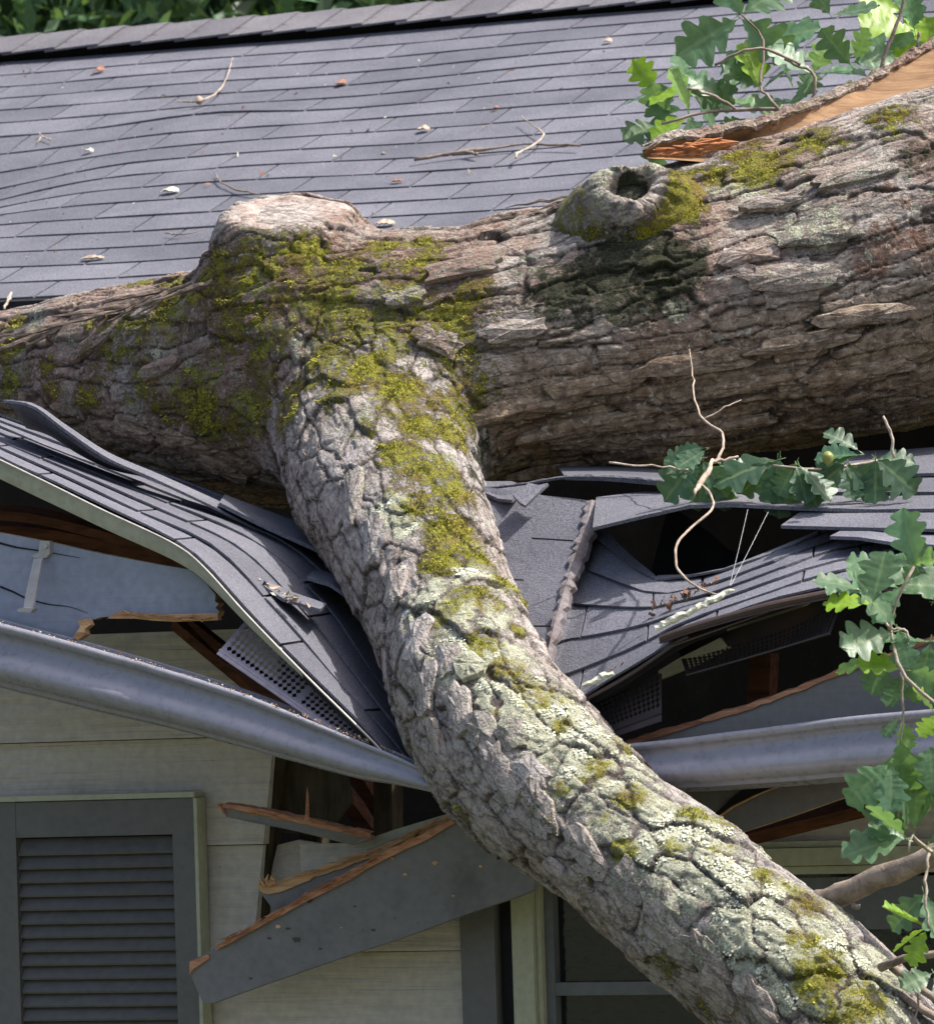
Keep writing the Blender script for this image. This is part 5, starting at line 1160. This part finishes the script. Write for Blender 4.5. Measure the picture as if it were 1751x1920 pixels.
c[1:-1] = (c[:-2]+c[1:-1]*2+c[2:])/4; mb.tube(c[:, :3], c[:, 3]*(1+rng.normal(0, .06, 50)), 7, jit=.08)
mb.build('stem', 'vine', tw, smooth=True)
mb = MB(); mb.tube([PD(1402, 955, 11.3), PD(1385, 1030, 11.1), PD(1368, 1098, 10.95)], .0003, 4); mb.tube([PD(1440, 960, 11.3), PD(1405, 1030, 11.1), PD(1370, 1098, 10.95)], .0003, 4)
tag(mb.build('spider_thread', 'thread'), 'two fine pale threads strung across the dark roof hole', 'thread')
def onroof(x, y, h=.012):
    p = roofhit(x, y); u, v = roof_uv(x, y); z = dent(np.array([u]), np.array([v]))[0]; return z+np.array([0, -h*.34, h])
def roof_stick(name, paths, mat, label, cat, group=None, h=.012):
    mb = MB()
    for p in paths:
        c = crv([(*onroof(x, y, h), r*13.8/F) for x, y, r in p], 14); c[:, :3] += rng.normal(0, .001, (14, 3)); mb.tube(c[:, :3], c[:, 3]*.78*(1+rng.normal(0, .1, 14)), 6, jit=.15)
    return tag(mb.build(name, mat, smooth=True), label, cat, group)
G1 = 'sticks fallen on the roof'
roof_stick('fallen_stick', [[(778, 308, 5), (820, 300, 5), (880, 292, 6), (940, 284, 4), (1010, 281, 3.5), (1090, 285, 3)], [(875, 293, 5), (892, 296, 4), (900, 299, 2)]], 'twig', 'longest brown stick lying along the roof courses near the middle', 'stick', G1, .016)
roof_stick('fallen_stick', [[(980, 236, 1.6), (1000, 250, 2), (1022, 266, 2.4), (1000, 288, 3), (975, 300, 4), (968, 310, 4)]], 'palestick', 'small bent pale twig crossing the end of the long stick', 'stick', G1, .022)
roof_stick('fallen_stick', [[(440, 120, 1.5), (430, 150, 2), (415, 180, 2.6), (395, 196, 3), (380, 205, 3)], [(335, 205, 2), (360, 207, 3), (380, 205, 3)]], 'palestick', 'slender pale twig standing up from an acorn cap near the lifted shingle', 'stick', G1, .02)
roof_stick('fallen_stick', [[(405, 338, 2), (415, 352, 2.6), (440, 366, 3), (465, 370, 3), (488, 374, 1.5)]], 'twig', 'short forked brown twig just left of the sawn knot', 'stick', G1)
roof_stick('fallen_stick', [[(75, 250, 1.5), (80, 255, 2), (97, 262, 2)], [(80, 255, 2), (70, 265, 1.5)]], 'palestick', 'tiny forked twig at the far left of the roof', 'stick', G1)
roof_stick('fallen_stick', [[(310, 445, 2), (340, 448, 2), (370, 443, 1.5), (385, 437, 1)]], 'twig', 'thin dark curved twig low on the roof close to the trunk', 'stick', G1)
roof_stick('fallen_stick', [[(14, 580, 1.5), (22, 560, 2.5), (18, 575, 4), (10, 592, 3)]], 'palestick', 'pale splinter at the broken left end of the lowest course', 'stick', G1)
def crumple(name, x, y, w, h, mat, label, cat, group=None, rows=3):
    mb = MB(); c = onroof(x, y, .006); S_ = 13.8/F; n_ = 9
    G_ = np.zeros((n_, 5, 3)); ex = np.array([1., .1, 0]); ey = np.array([0, cos(P_), sin(P_)]); ez = RN
    for i in range(n_):
        for j in range(5):
            a_ = (i/(n_-1)-.5)*2; b_ = (j/4-.5)*2; wd_ = math.sqrt(max(0, 1-a_*a_*.93))*(1+random.uniform(-.25, .25))
            G_[i, j] = c+ex*a_*w*.42*S_+ey*b_*wd_*h*.75*S_+ez*(.004+.35*h*S_*(1-a_*a_)*random.uniform(.3, 1.2))
    mb.grid(G_); mb.grid(G_-ez*.0025, flip=True); return tag(mb.build(name, mat), label, cat, group)
G2_ = 'dead leaf bits scattered on the roof'
crumple('dead_leaf', 186, 135, 30, 22, 'redleaf', 'reddish brown curled leaf near the ridge at the left', 'leaf', G2_)
crumple('dead_leaf', 640, 157, 26, 18, 'redleaf', 'orange crumpled leaf high on the middle of the roof', 'leaf', G2_)
crumple('dead_leaf', 795, 248, 32, 18, 'paleleaf', 'pale oval leaf lying above the long stick', 'leaf', G2_)
crumple('dead_leaf', 745, 342, 30, 9, 'redleaf', 'narrow brown leaf bit on a course edge right of the sawn knot', 'leaf', G2_)
crumple('dead_leaf', 722, 424, 50, 20, 'paleleaf', 'broad pale ragged leaf just above the mossy saddle of the trunk', 'leaf', G2_)
crumple('dead_leaf', 930, 210, 14, 9, 'redleaf', 'tiny red fleck of leaf above the bent twig', 'leaf', G2_)
crumple('dead_leaf', 167, 280, 26, 12, 'flake', 'small whitish scrap resting on the sagging left courses', 'leaf', G2_)
crumple('dead_leaf', 510, 66, 12, 14, 'redleaf', 'small red leaf caught below the ridge cap', 'leaf', G2_)
crumple('dead_leaf', 175, 490, 60, 12, 'paleleaf', 'faint pinkish leaf strip low on the left courses', 'leaf', G2_)
crumple('dead_leaf', 1140, 88, 24, 14, 'paleleaf', 'pale brown leaf near the ridge left of the oak twigs', 'leaf', G2_)
crumple('bark_flake', 320, 368, 46, 18, 'flake', 'lichen crusted bark flake left of the sawn knot', 'bark flake')
mb = MB(); c = onroof(376, 203, .02); mb.tube([c-RN*.012+RN*q_ for q_ in np.linspace(0, .024, 7)], [.002, .008, .011, .012, .010, .006, .001], 10); tag(mb.build('acorn_cap', 'paleleaf', smooth=True), 'round tan acorn at the foot of the slender twig', 'acorn')
# specks
mb = MB()
for i in range(260):
    x = random.uniform(0, 1150); y = random.uniform(90, 560)
    if y > 540-.35*x+120*(x > 650) or y < 125-.068*x: continue
    p = onroof(x, y, .008); s_ = random.choice([.0015, .002, .0025, .004]); q = rng.normal(0, s_, (4, 3)); mb.add(p+q, [(0, 1, 2), (0, 2, 3), (0, 3, 1), (1, 3, 2)], random.choice([0, 0, 1, 2]))
tag(mb.build('roof_grit', ['twig', 'flake', 'redleaf']), 'tiny specks of bark and seed scattered over the shingles', 'grit', kind='stuff')
# debris on the right slab
mb = MB()
branch(mb, [(1225, 1180, 4, 10.62), (1250, 1168, 7, 10.62), (1290, 1148, 6, 10.62), (1330, 1128, 6, 10.62), (1360, 1112, 5, 10.62), (1376, 1106, 1.5, 10.62)], 20, 8, .22)
o = mb.build('rotten_stick', 'flake'); tag(o, 'whitish rotten stick lying on the edge of the right slab', 'stick')
mb = MB()
branch(mb, [(1090, 1290, 3, 10.55), (1110, 1278, 5, 10.55), (1130, 1268, 6, 10.55), (1150, 1262, 4, 10.55)], 10, 7, .3)
tag(mb.build('bark_crumb', 'flake'), 'crumbly bark scrap beside the limb on the lowest right course', 'bark flake')
def crumbs(name, cx, cy, rx, ry, Y, n_, mats, label, slope=-.5):
    mb = MB()
    for i in range(n_):
        a_ = random.gauss(0, 1)*rx*.5; b_ = random.gauss(0, 1)*ry*.5
        p = PY(cx+a_, cy+a_*slope+b_, Y); s_ = random.uniform(.0015, .005); q = rng.normal(0, s_, (5, 3)); mb.add(p+q, [(0, 1, 2), (0, 2, 3), (0, 3, 4), (1, 3, 2), (2, 4, 3)], random.randrange(len(mats)))
    tag(mb.build(name, mats), label, 'debris', kind='stuff')
crumbs('needle_litter', 1275, 1120, 60, 12, 10.62, 60, ['redleaf', 'twig'], 'reddish needle litter above the rotten stick')
crumbs('bark_crumbs', 470, 1082, 45, 6, 10.63, 50, ['paleleaf', 'redleaf', 'flake'], 'pinkish bark crumbs on the left slab', .45)
crumbs('bark_crumbs', 545, 1120, 30, 5, 10.58, 25, ['paleleaf', 'flake'], 'pale bark crumbs beside the lifted shingle on the left slab', .4)
crumbs('bark_crumbs', 1150, 1262, 30, 8, 10.5, 40, ['paleleaf', 'redleaf', 'flake'], 'tan bark crumbs near the limb on the right slab')

# ================================================================== BACKGROUND TREES
def bgtree(x, D, hgt, w_, label, seed):
    r_ = np.random.default_rng(seed); base = PD(x, 900, D); base[2] = GZ
    root = empty('tree', base, label, 'tree', 'trees beyond the roof ridge')
    mb = MB(); top = base+np.array([.3, 0, hgt]); mb.tube([base, base+(top-base)*.3+r_.normal(0, .1, 3), base+(top-base)*.6+r_.normal(0, .15, 3), top], [.30, .24, .16, .04], 10, jit=.08)
    ends = []
    for k in range(14):
        t_ = r_.uniform(.3, .95); s_ = base+(top-base)*t_; a_ = r_.uniform(0, 2*pi); L_ = w_*r_.uniform(.6, 1.)*(1.1-t_*.6); e_ = s_+np.array([cos(a_)*L_, sin(a_)*L_, L_*.45]); mb.tube([s_, (s_+e_)/2+r_.normal(0, .12, 3), e_], [.10, .06, .02], 6); ends += [e_, (s_+e_)/2]
    mb.build('trunk', 'twig', root, smooth=True)
    vs = []; fs = []; lv = []; n0 = 0
    for e_ in ends+[top]:
        for c_ in range(7):
            cc = e_+r_.normal(0, .55, 3); 
            for k in range(95):
                p = cc+r_.normal(0, .26, 3); a_ = r_.normal(0, 1, 3); a_ /= np.linalg.norm(a_); b_ = np.cross(a_, r_.normal(0, 1, 3)); b_ /= np.linalg.norm(b_)+1e-9; s_ = r_.uniform(.05, .10)
                vs += [p, p+a_*s_+b_*s_*.35, p+a_*s_*2, p+a_*s_-b_*s_*.35]; fs.append((n0, n0+1, n0+2, n0+3)); lv.append(r_.uniform(.0, .75)); n0 += 4
    place('crown', np.array(vs), fs, 'leaf', root, attrs={'lv': ('FACE', lv)})
for k, (x, D, h_, w_, lab) in enumerate([(-150, 24, 6.6, 2.6, 'dark bushy tree beyond the left end of the roof ridge'), (250, 26, 7.2, 2.8, 'dense green tree beyond the ridge at the left'), (620, 25, 7.0, 2.6, 'shady tree beyond the ridge in the middle of the photo'),
                                        (1050, 27, 7.4, 2.8, 'green tree whose leaves show just over the ridge cap'), (50, 32, 9, 3.5, 'taller dark tree farther behind at the left'), (560, 33, 9.5, 3.5, 'taller tree farther behind in the middle')]):
    bgtree(x, D, h_, w_, lab, 40+k)
